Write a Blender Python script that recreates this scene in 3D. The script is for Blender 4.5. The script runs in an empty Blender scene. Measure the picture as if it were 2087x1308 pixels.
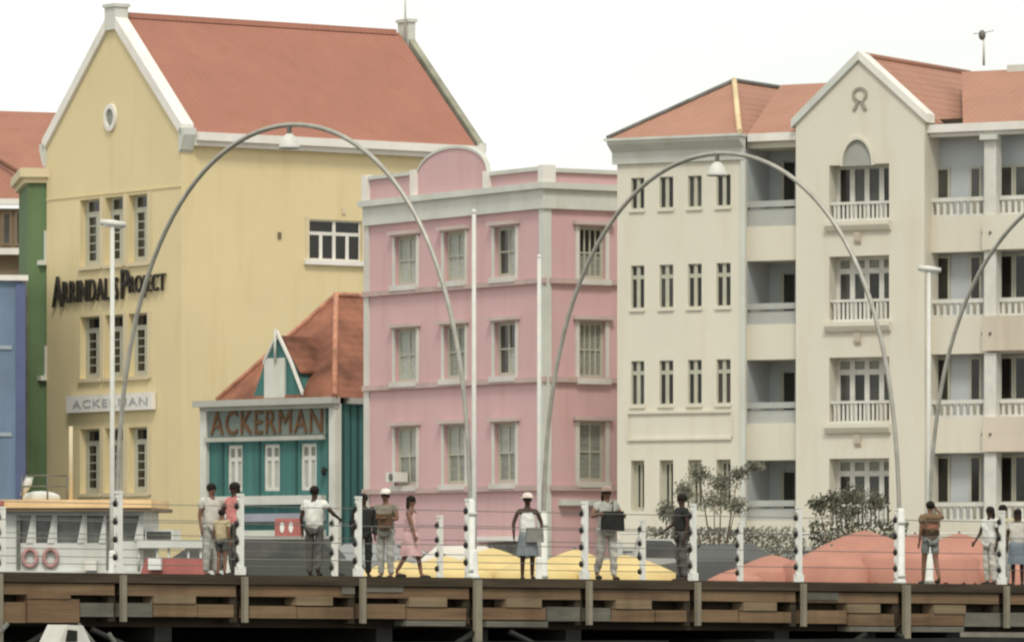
import bpy, bmesh, math, random
from mathutils import Vector, Matrix
random.seed(7)
S = bpy.context.scene
C = S.collection
R = math.radians

# ------------------------------------------------------------------ camera
FPX = 12000.0; CX = 1043.5; HY = 1175.0; CH = 2.3
cam = bpy.data.cameras.new('camera'); camo = bpy.data.objects.new('camera', cam); C.objects.link(camo)
camo.location = (0, 0, CH); camo.rotation_euler = (R(90), 0, 0)
cam.sensor_width = 36; cam.lens = 36*FPX/2087
cam.shift_y = (HY-654)/2087; cam.clip_start = 1; cam.clip_end = 9000
S.camera = camo

# ------------------------------------------------------------------ world, sun, exposure
SUN_EL, SUN_AZ = 52, 177      # azimuth clockwise from +Y (north): the sun stands behind the camera, high
w = bpy.data.worlds.new('World'); S.world = w; w.use_nodes = True
nt = w.node_tree; nt.nodes.clear()
out = nt.nodes.new('ShaderNodeOutputWorld'); bg = nt.nodes.new('ShaderNodeBackground')
sky = nt.nodes.new('ShaderNodeTexSky'); sky.sky_type = 'NISHITA'; sky.sun_disc = False
sky.sun_elevation = R(SUN_EL); sky.sun_rotation = R(SUN_AZ); sky.dust_density = 4; sky.air_density = 1.0
mx = nt.nodes.new('ShaderNodeMixRGB'); mx.blend_type = 'MIX'; mx.inputs[0].default_value = 0.94
tcw = nt.nodes.new('ShaderNodeTexCoord'); mpw = nt.nodes.new('ShaderNodeMapping'); mpw.inputs['Scale'].default_value = (9, 9, 26)
nzw = nt.nodes.new('ShaderNodeTexNoise'); nzw.inputs['Scale'].default_value = 1.6; nzw.inputs['Detail'].default_value = 4
rpw = nt.nodes.new('ShaderNodeValToRGB'); rpw.color_ramp.elements[0].position = .35; rpw.color_ramp.elements[1].position = .65
rpw.color_ramp.elements[0].color = (.80, .815, .775, 1); rpw.color_ramp.elements[1].color = (.90, .905, .865, 1)   # bright overcast veil over the blue
vm = nt.nodes.new('ShaderNodeVectorMath'); vm.operation = 'SCALE'; vm.inputs['Scale'].default_value = 9.6
nt.links.new(tcw.outputs['Generated'], mpw.inputs[0]); nt.links.new(mpw.outputs[0], nzw.inputs[0]); nt.links.new(nzw.outputs[0], rpw.inputs[0])
nt.links.new(rpw.outputs[0], vm.inputs[0]); nt.links.new(vm.outputs[0], mx.inputs[2])
nt.links.new(sky.outputs[0], mx.inputs[1]); nt.links.new(mx.outputs[0], bg.inputs[0])
bg.inputs[1].default_value = 0.10
nt.links.new(bg.outputs[0], out.inputs[0])
sl = bpy.data.lights.new('sun', 'SUN'); so = bpy.data.objects.new('sun', sl); C.objects.link(so)
sl.energy = 1.5; sl.angle = R(14); sl.color = (1, .95, .86)
dirv = Vector((math.sin(R(SUN_AZ))*math.cos(R(SUN_EL)), math.cos(R(SUN_AZ))*math.cos(R(SUN_EL)), math.sin(R(SUN_EL))))
so.rotation_euler = dirv.to_track_quat('Z', 'Y').to_euler()
S.view_settings.view_transform = 'Standard'; S.view_settings.look = 'None'
S.view_settings.exposure = 0.40; S.view_settings.gamma = 1; S.view_settings.use_curve_mapping = False
S.render.engine = 'CYCLES'
try: S.cycles.filter_width = 2.3
except Exception: pass

# ------------------------------------------------------------------ materials
def srgb(r, g, b):
    f = lambda c: (c/12.92 if c <= .04045 else ((c+.055)/1.055)**2.4)
    return (f(r/255), f(g/255), f(b/255))
MATS = {}
def mat(name, col, rough=.8, var=.08, scale=.6, bump=0, bscale=20, metal=0, stretch=(1,1,1), stain=0, spec=.3, trans=0):
    if name in MATS: return MATS[name]
    m = bpy.data.materials.new(name); m.use_nodes = True; n = m.node_tree; b = n.nodes['Principled BSDF']
    b.inputs['Roughness'].default_value = rough; b.inputs['Metallic'].default_value = metal
    b.inputs['Specular IOR Level'].default_value = spec
    tc = n.nodes.new('ShaderNodeTexCoord'); mp = n.nodes.new('ShaderNodeMapping'); mp.inputs['Scale'].default_value = stretch
    n.links.new(tc.outputs['Object'], mp.inputs[0])
    nz = n.nodes.new('ShaderNodeTexNoise'); nz.inputs['Scale'].default_value = scale; nz.inputs['Detail'].default_value = 6
    nz.inputs['Roughness'].default_value = .6
    n.links.new(mp.outputs[0], nz.inputs[0])
    rp = n.nodes.new('ShaderNodeValToRGB')
    c0 = tuple(max(0, c*(1-var*2)) for c in col); c1 = tuple(min(1, c*(1+var*1.6)) for c in col)
    rp.color_ramp.elements[0].position = .3; rp.color_ramp.elements[0].color = (*c0, 1)
    rp.color_ramp.elements[1].position = .7; rp.color_ramp.elements[1].color = (*c1, 1)
    n.links.new(nz.outputs[0], rp.inputs[0]); last = rp.outputs[0]
    if stain:
        mp2 = n.nodes.new('ShaderNodeMapping'); mp2.inputs['Scale'].default_value = (1.4, 1.4, .16)
        n.links.new(tc.outputs['Object'], mp2.inputs[0])
        n2 = n.nodes.new('ShaderNodeTexNoise'); n2.inputs['Scale'].default_value = 1.3; n2.inputs['Detail'].default_value = 8
        n.links.new(mp2.outputs[0], n2.inputs[0])
        r2 = n.nodes.new('ShaderNodeValToRGB'); r2.color_ramp.elements[0].position = .52; r2.color_ramp.elements[1].position = .8
        r2.color_ramp.elements[0].color = (1, 1, 1, 1); g = 1-stain; r2.color_ramp.elements[1].color = (g, g*.97, g*.9, 1)
        n.links.new(n2.outputs[0], r2.inputs[0])
        mm = n.nodes.new('ShaderNodeMixRGB'); mm.blend_type = 'MULTIPLY'; mm.inputs[0].default_value = 1
        n.links.new(last, mm.inputs[1]); n.links.new(r2.outputs[0], mm.inputs[2]); last = mm.outputs[0]
    n.links.new(last, b.inputs['Base Color'])
    if bump:
        bn = n.nodes.new('ShaderNodeTexNoise'); bn.inputs['Scale'].default_value = bscale; bn.inputs['Detail'].default_value = 4
        n.links.new(mp.outputs[0], bn.inputs[0])
        bp = n.nodes.new('ShaderNodeBump'); bp.inputs['Strength'].default_value = bump; bp.inputs['Distance'].default_value = .02
        n.links.new(bn.outputs[0], bp.inputs['Height']); n.links.new(bp.outputs[0], b.inputs['Normal'])
    if trans:
        tr = n.nodes.new('ShaderNodeBsdfTranslucent'); n.links.new(last, tr.inputs[0])
        ms = n.nodes.new('ShaderNodeMixShader'); ms.inputs[0].default_value = trans
        n.links.new(b.outputs[0], ms.inputs[1]); n.links.new(tr.outputs[0], ms.inputs[2])
        n.links.new(ms.outputs[0], n.nodes['Material Output'].inputs[0])
    MATS[name] = m; return m
def tiles(name, col, ang, var=.12):
    """clay tile roof: fine ribs running down the slope, courses across"""
    m = mat(name, col, .85, var, .5, stain=.06); n = m.node_tree; b = n.nodes['Principled BSDF']
    tc = n.nodes.new('ShaderNodeTexCoord'); mp = n.nodes.new('ShaderNodeMapping'); mp.inputs['Rotation'].default_value = (0, 0, -ang)
    n.links.new(tc.outputs['Object'], mp.inputs[0])
    w1 = n.nodes.new('ShaderNodeTexWave'); w1.wave_type = 'BANDS'; w1.bands_direction = 'X'; w1.inputs['Scale'].default_value = 1.3; w1.inputs['Distortion'].default_value = .4
    w2 = n.nodes.new('ShaderNodeTexWave'); w2.wave_type = 'BANDS'; w2.bands_direction = 'Z'; w2.wave_profile = 'SAW'; w2.inputs['Scale'].default_value = .9; w2.inputs['Distortion'].default_value = .4
    n.links.new(mp.outputs[0], w1.inputs[0]); n.links.new(mp.outputs[0], w2.inputs[0])
    ad = n.nodes.new('ShaderNodeMath'); ad.operation = 'ADD'; n.links.new(w1.outputs[1], ad.inputs[0]); n.links.new(w2.outputs[1], ad.inputs[1])
    bp = n.nodes.new('ShaderNodeBump'); bp.inputs['Strength'].default_value = .5; bp.inputs['Distance'].default_value = .035
    n.links.new(ad.outputs[0], bp.inputs['Height']); n.links.new(bp.outputs[0], b.inputs['Normal'])
    return m
M_yel  = mat('yellow_plaster', (.68, .57, .335), .9, .02, .35, .25, 9, stain=.07)
M_yel2 = mat('pale_yellow_trim', (.62, .53, .35), .85, .04, .5, .2)
M_pink = mat('pink_plaster', (.595, .385, .385), .9, .025, .35, .25, 9, stain=.09)
M_crm  = mat('cream_plaster', (.66, .625, .52), .9, .02, .35, .25, 9, stain=.08)
M_crm2 = mat('warm_beige_plaster', (.60, .53, .43), .9, .05, .4, .25, 9, stain=.14)
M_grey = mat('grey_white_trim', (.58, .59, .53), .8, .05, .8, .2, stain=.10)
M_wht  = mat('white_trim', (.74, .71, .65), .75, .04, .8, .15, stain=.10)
M_wsh  = mat('white_painted_steel', (.64, .63, .57), .5, .05, 3, stain=.14)
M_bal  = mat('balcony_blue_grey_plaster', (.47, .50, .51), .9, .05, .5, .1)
M_shut = mat('pale_shutter_paint', (.45, .44, .35), .7, .05, 2)
M_grym = mat('mid_grey_trim', (.40, .405, .36), .8, .06, .8, .2, stain=.15)
M_psht = mat('pink_house_white_trim', (.60, .575, .52), .8, .05, .8, .15, stain=.12)
M_teal = mat('teal_boards', (.058, .165, .15), .8, .10, .8, .2, 12, stretch=(4, 4, .3), stain=.2)
M_tsgn = mat('teal_grey_signboard', (.16, .19, .165), .8, .08, .8)
M_brn  = mat('brown_sign_letters', (.13, .065, .03), .8, .1, 3)
M_blk  = mat('black_sign_letters', (.028, .024, .018), .6, .1, 3)
M_gry2 = mat('faint_grey_letters', (.36, .38, .38), .8, .1, 3)
M_green= mat('green_plaster', (.12, .185, .09), .9, .08, .5, .2, stain=.2)
M_blue = mat('blue_plaster', (.16, .22, .31), .9, .06, .5, .2, stain=.15)
M_brw  = mat('brown_wall', (.20, .15, .10), .9, .1, .6, .2, stain=.2)
M_gls  = mat('dark_window_glass', (.016, .015, .011), .12, .3, 1.5, spec=.5)
M_gls2 = mat('grey_window_glass', (.055, .055, .046), .12, .3, 1.2, spec=.5)
M_gls3 = mat('brownish_window_glass', (.05, .038, .025), .12, .3, 1.2, spec=.5)
M_bld  = mat('pale_window_blind', (.40, .42, .37), .55, .10, 3, stretch=(1, 1, 6), spec=.4)
M_bld2 = mat('dim_window_blind', (.25, .26, .22), .4, .15, 3, stretch=(1, 1, 6), spec=.4)
T_yel = tiles('clay_tiles_yellow_house', (.335, .15, .105), R(35), .04)
T_teal= tiles('clay_tiles_old', (.24, .10, .06), R(-45), .35)
T_crm = tiles('clay_tiles_cream_house', (.37, .195, .135), R(-30), .04)
T_left= tiles('clay_tiles_left', (.32, .15, .105), R(-25), .06)
M_met  = mat('galvanised_tube', (.40, .385, .33), .45, .10, 4, metal=.35)
M_pst  = mat('white_post_paint', (.72, .72, .66), .5, .05, 4, stain=.15)
M_knob = mat('black_rubber', (.018, .018, .016), .6, .2, 6)
M_cab  = mat('steel_cable', (.20, .20, .18), .5, .1, 6, metal=.5)
M_wod  = mat('weathered_timber', (.18, .118, .066), .85, .18, 1.2, .4, 10, stretch=(.35, .35, 5), stain=.35)
M_wod2 = mat('red_brown_timber', (.18, .112, .062), .85, .18, 1.2, .4, 10, stretch=(.35, .35, 5), stain=.3)
M_wod3 = mat('pale_timber', (.215, .158, .095), .85, .16, 1.5, .4, 10, stretch=(.35, .35, 5), stain=.3)
M_wodg = mat('grey_blue_painted_timber', (.145, .138, .108), .8, .16, 1.5, .3, 10, stretch=(.5, .5, 3), stain=.3)
M_dwod = mat('dark_timber', (.042, .031, .018), .85, .3, 1.2, .4, 10, stretch=(.35, .35, 5))  # near-black timber tone, also used for the painted roof shadow gap
M_hull = mat('black_tarred_hull', (.018, .019, .014), .6, .3, .8, .3, 5, stain=.3)
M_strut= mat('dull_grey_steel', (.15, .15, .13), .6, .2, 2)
M_boat = mat('boat_grey_white_paint', (.60, .61, .56), .55, .05, .8, stain=.18)
M_org  = mat('orange_buff_paint', (.88, .60, .31), .6, .08, 1, stain=.15)
M_red  = mat('faded_red_paint', (.42, .14, .12), .6, .1, 2, stain=.2)
M_yaw  = mat('yellow_canvas', (.84, .66, .31), .9, .05, .8, .2, 6, trans=.3)
M_raw  = mat('salmon_red_canvas', (.55, .27, .20), .9, .06, .8, .2, 6, trans=.25)
M_leaf = mat('leaf_green', (.14, .15, .10), .8, .3, 2, trans=.25)
M_leaf2= mat('leaf_grey_green', (.25, .25, .19), .8, .25, 2, trans=.25)
M_bark = mat('bark', (.12, .09, .06), .9, .2, 4)
M_pav  = mat('quay_paving', (.27, .26, .235), .9, .10, .4, .3, 8, stain=.2)
M_stone= mat('quay_stone', (.17, .155, .13), .9, .2, .6, .4, 5, stain=.4)
M_asph = mat('deck_planks', (.11, .085, .055), .9, .2, 1, .3, 8)
M_pole = mat('pale_pole_paint', (.60, .60, .54), .5, .05, 3, stain=.12)
M_tyre = mat('tyre', (.02, .02, .02), .8, .1, 3)
M_rim  = mat('wheel_rim', (.4, .4, .4), .35, .05, 3, metal=.7)
M_lred = mat('tail_lamp_red', (.45, .02, .015), .3, .05, 3)
M_lens = mat('lamp_lens', (.75, .75, .7), .2, .03, 3)
M_water = bpy.data.materials.new('harbour_water'); M_water.use_nodes = True
_n = M_water.node_tree; _b = _n.nodes['Principled BSDF']; _b.inputs['Base Color'].default_value = (.02, .035, .035, 1); _b.inputs['Roughness'].default_value = .08
_t = _n.nodes.new('ShaderNodeTexNoise'); _t.inputs['Scale'].default_value = 1.6; _t.inputs['Detail'].default_value = 5
_tc = _n.nodes.new('ShaderNodeTexCoord'); _n.links.new(_tc.outputs['Object'], _t.inputs[0])
_bp = _n.nodes.new('ShaderNodeBump'); _bp.inputs['Strength'].default_value = .6; _bp.inputs['Distance'].default_value = .15
_n.links.new(_t.outputs[0], _bp.inputs['Height']); _n.links.new(_bp.outputs[0], _b.inputs['Normal'])

# ------------------------------------------------------------------ object helpers
def tag(o, label=None, cat=None, group=None, kind=None):
    if label: o['label'] = label
    if cat: o['category'] = cat
    if group: o['group'] = group
    if kind: o['kind'] = kind
    return o
def thing(name, label, cat, loc, group=None):
    o = bpy.data.objects.new(name, None); C.objects.link(o); o.location = loc; o.empty_display_size = .3
    o['wpos'] = list(loc)
    return tag(o, label, cat, group)
class MB:
    """mesh builder in world coordinates"""
    def __init__(s): s.v = []; s.f = []; s.sm = []
    def face(s, pts, smooth=False):
        n = len(s.v); s.v += [tuple(p) for p in pts]; s.f.append(list(range(n, n+len(pts)))); s.sm.append(smooth)
    def hexa(s, P):   # 8 points: bottom 4 (ccw), top 4
        n = len(s.v); s.v += [tuple(p) for p in P]
        for q in ((0,3,2,1), (4,5,6,7), (0,1,5,4), (1,2,6,5), (2,3,7,6), (3,0,4,7)):
            s.f.append([n+i for i in q]); s.sm.append(False)
    def box(s, F, u0, u1, d0, d1, z0, z1):
        s.hexa([F.P(u0,d0,z0), F.P(u1,d0,z0), F.P(u1,d1,z0), F.P(u0,d1,z0), F.P(u0,d0,z1), F.P(u1,d0,z1), F.P(u1,d1,z1), F.P(u0,d1,z1)])
    def prism(s, A, B, smooth=False):
        """A, B: two matching loops of 3D points"""
        n = len(s.v); k = len(A); s.v += [tuple(p) for p in A]+[tuple(p) for p in B]
        s.f.append([n+i for i in reversed(range(k))]); s.sm.append(False)
        s.f.append([n+k+i for i in range(k)]); s.sm.append(False)
        for i in range(k):
            j = (i+1) % k; s.f.append([n+i, n+j, n+k+j, n+k+i]); s.sm.append(smooth)
    def pz(s, F, poly, d0, d1, smooth=False):     # polygon in (u,z), extruded along d
        s.prism([F.P(u, d0, z) for u, z in poly], [F.P(u, d1, z) for u, z in poly], smooth)
    def pd(s, F, poly, u0, u1):     # polygon in (d,z), extruded along u
        s.prism([F.P(u0, d, z) for d, z in poly], [F.P(u1, d, z) for d, z in poly])
    def tube(s, pts, r, seg=8, cap=True):
        pts = [Vector(p) for p in pts]; n = len(s.v); k = len(pts)
        rr = r if isinstance(r, (list, tuple)) else [r]*k
        prev = None
        for i, p in enumerate(pts):
            t = (pts[min(i+1, k-1)]-pts[max(i-1, 0)]).normalized()
            if prev is None:
                a = Vector((0, 0, 1)) if abs(t.z) < .9 else Vector((1, 0, 0)); x = t.cross(a).normalized()
            else: x = (prev-t*prev.dot(t)).normalized()
            prev = x; y = t.cross(x)
            for j in range(seg):
                g = 2*math.pi*j/seg; s.v.append(tuple(p+(x*math.cos(g)+y*math.sin(g))*rr[i]))
        for i in range(k-1):
            for j in range(seg):
                a = n+i*seg+j; b = n+i*seg+(j+1) % seg; s.f.append([a, b, b+seg, a+seg]); s.sm.append(True)
        if cap:
            s.f.append([n+j for j in reversed(range(seg))]); s.sm.append(False)
            s.f.append([n+(k-1)*seg+j for j in range(seg)]); s.sm.append(False)
    def lathe(s, c, prof, seg=16, axis=None):
        """profile [(r,h)] round a vertical (or given) axis at c"""
        c = Vector(c); n = len(s.v); ax = Vector(axis).normalized() if axis else Vector((0, 0, 1))
        x = ax.orthogonal().normalized(); y = ax.cross(x)
        for r, h in prof:
            for j in range(seg):
                g = 2*math.pi*j/seg; s.v.append(tuple(c+ax*h+(x*math.cos(g)+y*math.sin(g))*r))
        for i in range(len(prof)-1):
            for j in range(seg):
                a = n+i*seg+j; b = n+i*seg+(j+1) % seg; s.f.append([a, b, b+seg, a+seg]); s.sm.append(True)
        if prof[0][0] > 1e-4: s.f.append([n+j for j in reversed(range(seg))]); s.sm.append(False)
        if prof[-1][0] > 1e-4: s.f.append([n+(len(prof)-1)*seg+j for j in range(seg)]); s.sm.append(False)
    def ell(s, c, r, seg=10, ring=6, M=None):
        n = len(s.v); c = Vector(c)
        for i in range(ring+1):
            t = math.pi*i/ring
            for j in range(seg):
                g = 2*math.pi*j/seg
                p = Vector((r[0]*math.sin(t)*math.cos(g), r[1]*math.sin(t)*math.sin(g), r[2]*math.cos(t)))
                if M: p = M @ p
                s.v.append(tuple(c+p))
        for i in range(ring):
            for j in range(seg):
                a = n+i*seg+j; b = n+i*seg+(j+1) % seg; s.f.append([a, a+seg, b+seg, b]); s.sm.append(True)
    def obj(s, name, m, parent=None, label=None):
        base = Vector((0, 0, 0)); pp = parent; q = parent
        while q is not None:
            if 'wpos' in q: base = Vector(q['wpos'])
            q = q.parent
        me = bpy.data.meshes.new(name)
        me.from_pydata([tuple(Vector(v)-base) for v in s.v], [], s.f); me.update()
        me.polygons.foreach_set('use_smooth', s.sm)
        bm = bmesh.new(); bm.from_mesh(me); bmesh.ops.remove_doubles(bm, verts=bm.verts, dist=1e-5)
        bmesh.ops.recalc_face_normals(bm, faces=bm.faces); bm.to_mesh(me); bm.free()
        me.materials.append(m)
        o = bpy.data.objects.new(name, me); C.objects.link(o)
        if parent is not None: o.parent = parent
        if label: o['label'] = label
        return o
class Fr:
    """upright frame: u along the facade to the right, d outwards, z up"""
    def __init__(s, x, y, deg):
        s.x, s.y = x, y; a = R(deg); s.c, s.s = math.cos(a), math.sin(a); s.a = a
    def P(s, u, d, z): return Vector((s.x+u*s.c+d*s.s, s.y+u*s.s-d*s.c, z))
    def u(s, px, d=0):
        k = (px-CX)/FPX; ox = s.x+d*s.s; oy = s.y-d*s.c
        return (k*oy-ox)/(s.c-k*s.s)
    def uz(s, px, py, d=0):
        u = s.u(px, d); return u, CH+(HY-py)/FPX*(s.y+u*s.s-d*s.c)
    def z(s, px, py, d=0): return s.uz(px, py, d)[1]
    def turn(s, u, d, deg):
        p = s.P(u, d, 0); return Fr(p.x, p.y, math.degrees(s.a)+deg)
def at(px, py, Y): return Vector(((px-CX)/FPX*Y, Y, CH+(HY-py)/FPX*Y))
def fr_at(px, Y, deg): return Fr((px-CX)/FPX*Y, Y, deg)

def wall(mb, F, u0, u1, z0, z1, ops, depth=.25):
    """wall sheet with real recessed openings; ops = (ua, ub, za, zb[, depth])"""
    us = sorted({u0, u1, *[o[0] for o in ops], *[o[1] for o in ops]}); zs = sorted({z0, z1, *[o[2] for o in ops], *[o[3] for o in ops]})
    us = [u for u in us if u0-1e-6 <= u <= u1+1e-6]; zs = [z for z in zs if z0-1e-6 <= z <= z1+1e-6]
    for i in range(len(us)-1):
        for j in range(len(zs)-1):
            cu, cz = (us[i]+us[i+1])/2, (zs[j]+zs[j+1])/2
            if any(o[0] < cu < o[1] and o[2] < cz < o[3] for o in ops): continue
            mb.face([F.P(us[i],0,zs[j]), F.P(us[i+1],0,zs[j]), F.P(us[i+1],0,zs[j+1]), F.P(us[i],0,zs[j+1])])
    for o in ops:
        a, b, c, d = o[:4]; D = -(o[4] if len(o) > 4 else depth)
        mb.face([F.P(a,0,c), F.P(a,0,d), F.P(a,D,d), F.P(a,D,c)]); mb.face([F.P(b,0,c), F.P(b,D,c), F.P(b,D,d), F.P(b,0,d)])
        mb.face([F.P(a,0,c), F.P(a,D,c), F.P(b,D,c), F.P(b,0,c)]); mb.face([F.P(a,0,d), F.P(b,0,d), F.P(b,D,d), F.P(a,D,d)])

def window(F, par, u0, u1, z0, z1, D, cols=1, rows=(1.,), fw=.07, bar=.04, fm=None, gm=None, sill=None, name='window', label=None, sillm=None):
    """frame part with panes as sub-parts; rows = list of fractions from the top; gm one material or function(col,row)"""
    fm = fm or M_wht; mb = MB(); y0, y1 = -D-.05, -D+.03
    mb.box(F, u0, u0+fw, y0, y1, z0, z1); mb.box(F, u1-fw, u1, y0, y1, z0, z1)
    mb.box(F, u0+fw, u1-fw, y0, y1, z0, z0+fw); mb.box(F, u0+fw, u1-fw, y0, y1, z1-fw, z1)
    iu0, iu1, iz0, iz1 = u0+fw, u1-fw, z0+fw, z1-fw
    cw = (iu1-iu0-bar*(cols-1))/cols; tot = sum(rows); ih = iz1-iz0-bar*(len(rows)-1)
    for c in range(1, cols): a = iu0+c*cw+(c-1)*bar; mb.box(F, a, a+bar, y0+.004, y1-.004, iz0, iz1)
    z = iz1; cells = []
    for r, fr in enumerate(rows):
        h = ih*fr/tot; zt = z; z -= h
        for c in range(cols): a = iu0+c*(cw+bar); cells.append((a, a+cw, z, zt, c, r))
        if r < len(rows)-1:
            for c in range(cols): a = iu0+c*(cw+bar); mb.box(F, a, a+cw, y0+.004, y1-.004, z-bar, z)
            z -= bar
    w_ = mb.obj(name, fm, par, label)
    for a, b, c_, d_, ci, ri in cells:
        p = MB(); p.box(F, a, b, y0+.01, y0+.03, c_, d_)
        p.obj('pane', gm(ci, ri) if callable(gm) else (gm or M_gls), w_)
    if sill:
        s_ = MB(); s_.box(F, u0-sill*.6, u1+sill*.6, -D+.03, sill, z0-.10, z0-.003); s_.obj('sill', sillm or fm, w_)
    return w_

def text_mesh(txt, name, F, u0, z0, width, height, d, m, parent, ext=.03, big=None):
    """flat lettering with thickness, fitted to a box on a facade"""
    cu = bpy.data.curves.new(name, 'FONT'); cu.body = txt; cu.extrude = .5; cu.resolution_u = 3; cu.space_character = 1.12
    o = bpy.data.objects.new(name, cu); C.objects.link(o)
    bpy.context.view_layer.update()
    me = bpy.data.meshes.new_from_object(o.evaluated_get(bpy.context.evaluated_depsgraph_get()))
    C.objects.unlink(o); bpy.data.objects.remove(o)
    xs = [v.co.x for v in me.vertices]; ys = [v.co.y for v in me.vertices]; x0, x1, y0, y1 = min(xs), max(xs), min(ys), max(ys)
    mb = MB(); mb.v = []
    for v in me.vertices:
        mb.v.append(tuple(F.P(u0+(v.co.x-x0)/(x1-x0)*width, d+(v.co.z+.5)*ext, z0+(v.co.y-y0)/(y1-y0)*height)))
    mb.f = [list(p.vertices) for p in me.polygons]; mb.sm = [False]*len(mb.f)
    return mb.obj(name, m, parent)

# ------------------------------------------------------------------ ground, water, quay
GZ = CH-.5
def sheet(name, pts, m, kind='structure'):
    mb = MB(); mb.face(pts); return tag(mb.obj(name, m), kind=kind)
sheet('water', [(-2500, -200, 0), (2500, -200, 0), (2500, 163, 0), (-2500, 163, 0)], M_water)
sheet('quay_ground', [(-2500, 160, GZ), (2500, 160, GZ), (2500, 6000, GZ), (-2500, 6000, GZ)], M_pav)
mb = MB(); Q = Fr(0, 160, 0); mb.box(Q, -300, 300, -2.5, 0, -1, GZ-.004)
qw = tag(mb.obj('quay_wall', M_stone), kind='structure')
mb = MB(); mb.box(Q, -300, 300, -.5, .06, GZ+.0, GZ+.14); mb.obj('coping', M_stone, qw)

# ------------------------------------------------------------------ YELLOW GABLED BUILDING
F1 = fr_at(370, 213, -55); F2 = Fr(F1.x, F1.y, 35)      # front and side frames share the near corner
def yellow_building():
    L1 = -F1.u(95); L2 = F2.u(978)
    base = F1.P(-L1/2, -L2/2, GZ)
    T = thing('yellow_building', 'tall yellow gabled building with red tile roof, white gable edge and three window rows', 'building', base)
    ze = F1.z(372, 268); um = -L1/2; zr = F1.z(231, 42)
    # windows on the front: three columns, three rows
    cols = [(163, 206), (214, 251), (262, 304)]
    cu = [(F1.u(a), F1.u(b)) for a, b in cols]
    rowz = [(F1.z(285, 534), F1.z(285, 396)), (F1.z(285, 766), F1.z(285, 638)), (F1.z(285, 1003), F1.z(285, 870))]
    ops = [(a, b, z0, z1) for a, b in cu for z0, z1 in rowz]
    mb = MB(); D = .28
    wall(mb, F1, -L1, 0, GZ, ze, ops, D)
    mb.face([F1.P(-L1,0,ze), F1.P(0,0,ze), F1.P(um,0,zr)])
    # side wall with its single window
    sw = (F2.u(630), F2.u(737)); swz = (F2.z(685, 531), F2.z(685, 449))
    wall(mb, F2, 0, L2, GZ, ze, [(sw[0], sw[1], swz[0], swz[1])], .15)
    mb.face([F1.P(-L1,0,GZ), F1.P(-L1,0,ze), F1.P(-L1,-L2,ze), F1.P(-L1,-L2,GZ)])
    mb.face([F1.P(-L1,-L2,GZ), F1.P(-L1,-L2,ze), F1.P(um,-L2,zr), F1.P(0,-L2,ze), F1.P(0,-L2,GZ)])
    mb.obj('wall', M_yel, T)
    for a, b in cu:
        for z0, z1 in rowz:
            w_ = b-a; h = z1-z0
            fr = MB(); y0, y1 = -D-.05, -D+.03
            pa, pb = a+.14*w_, a+.50*w_
            fr.box(F1, a, pa, y0, y1, z0, z1); fr.box(F1, pb, b, y0, y1, z0, z1-.22*h); fr.box(F1, pb+.16*w_, b, y0, y1, z1-.22*h, z1)
            fr.box(F1, pa, pb, y0, y1, z0, z0+.09*h); fr.box(F1, pa, pb, y0, y1, z1-.26*h, z1-.18*h); fr.box(F1, pa, pb, y0, y1, z1-.03*h, z1)
            fr.box(F1, pb, pb+.16*w_, y0, y1, z1-.22*h, z1-.18*h); fr.box(F1, pb, pb+.16*w_, y0, y1, z1-.03*h, z1)
            zz0, zz1 = z0+.09*h, z1-.26*h; n = 5
            for i in range(1, n):
                zz = zz0+(zz1-zz0)*i/n; fr.box(F1, pa, pb, y0+.01, y0+.045, zz-.02, zz+.02)
            o = fr.obj('window', M_shut, T)
            for i in range(n):
                p = MB(); p.box(F1, pa, pb, y0+.01, y0+.03, zz0+(zz1-zz0)*i/n+.02, zz0+(zz1-zz0)*(i+1)/n-.02); p.obj('pane', M_gls, o)
            p = MB(); p.box(F1, pa, pb+.16*w_, y0+.01, y0+.03, z1-.18*h, z1-.03*h); p.obj('pane', M_gls, o)
            s = MB(); s.box(F1, a-.04, b+.04, -.02, .10, z0-.14, z0-.004); s.obj('sill', M_yel2, o)
    # flat pilasters beside the windows
    for k, (z0, z1) in enumerate(rowz):
        for px in (209, 257, 306):
            u = F1.u(px); s = MB(); s.box(F1, u-.12, u+.12, .002, .06, z0-.1, z1+.06); s.obj('pilaster', M_yel2, T)
    # string course below the gable and round window
    s = MB(); s.box(F1, -L1, 0, .002, .035, F1.z(231, 395), F1.z(231, 392)); s.obj('string_course', M_yel, T)
    cu_, cz = F1.uz(227, 240); ring = MB(); N = 24; ro, ri = .46, .30
    for i in range(N):
        g0, g1 = 2*math.pi*i/N, 2*math.pi*(i+1)/N
        q = [(cu_+r*math.cos(g)*.92, cz+r*math.sin(g)*1.1) for r, g in ((ri, g0), (ro, g0), (ro, g1), (ri, g1))]
        ring.pz(F1, q, .002, .10)
    o = ring.obj('round_window', M_wht, T)
    p = MB(); p.pz(F1, [(cu_+ri*math.cos(2*math.pi*i/N)*.92, cz+ri*math.sin(2*math.pi*i/N)*1.1) for i in range(N)], .003, .02); p.obj('pane', M_bld2, o)
    # side window
    zq = swz[0]+(swz[1]-swz[0])*.66
    window(F2, T, sw[0], sw[1], swz[0], zq, .12, cols=4, rows=(1,), fw=.06, bar=.13, fm=M_wht, gm=M_gls)
    window(F2, T, sw[0], sw[1], zq+.003, swz[1], .12, cols=2, rows=(1,), fw=.06, bar=.13, fm=M_wht, gm=M_gls)
    for px, py in ((569, 480), (700, 430)):
        u, z = F2.uz(px, py); v_ = MB(); v_.box(F2, u-.07, u+.07, .002, .05, z-.12, z+.12); v_.obj('wall_vent', M_brw if px < 600 else M_yel2, T)
    s = MB(); s.box(F2, sw[0]-.25, sw[1]+.25, .0, .16, swz[0]-.18, swz[0]-.003); s.obj('window_ledge', M_wht, T)
    s = MB()
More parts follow.
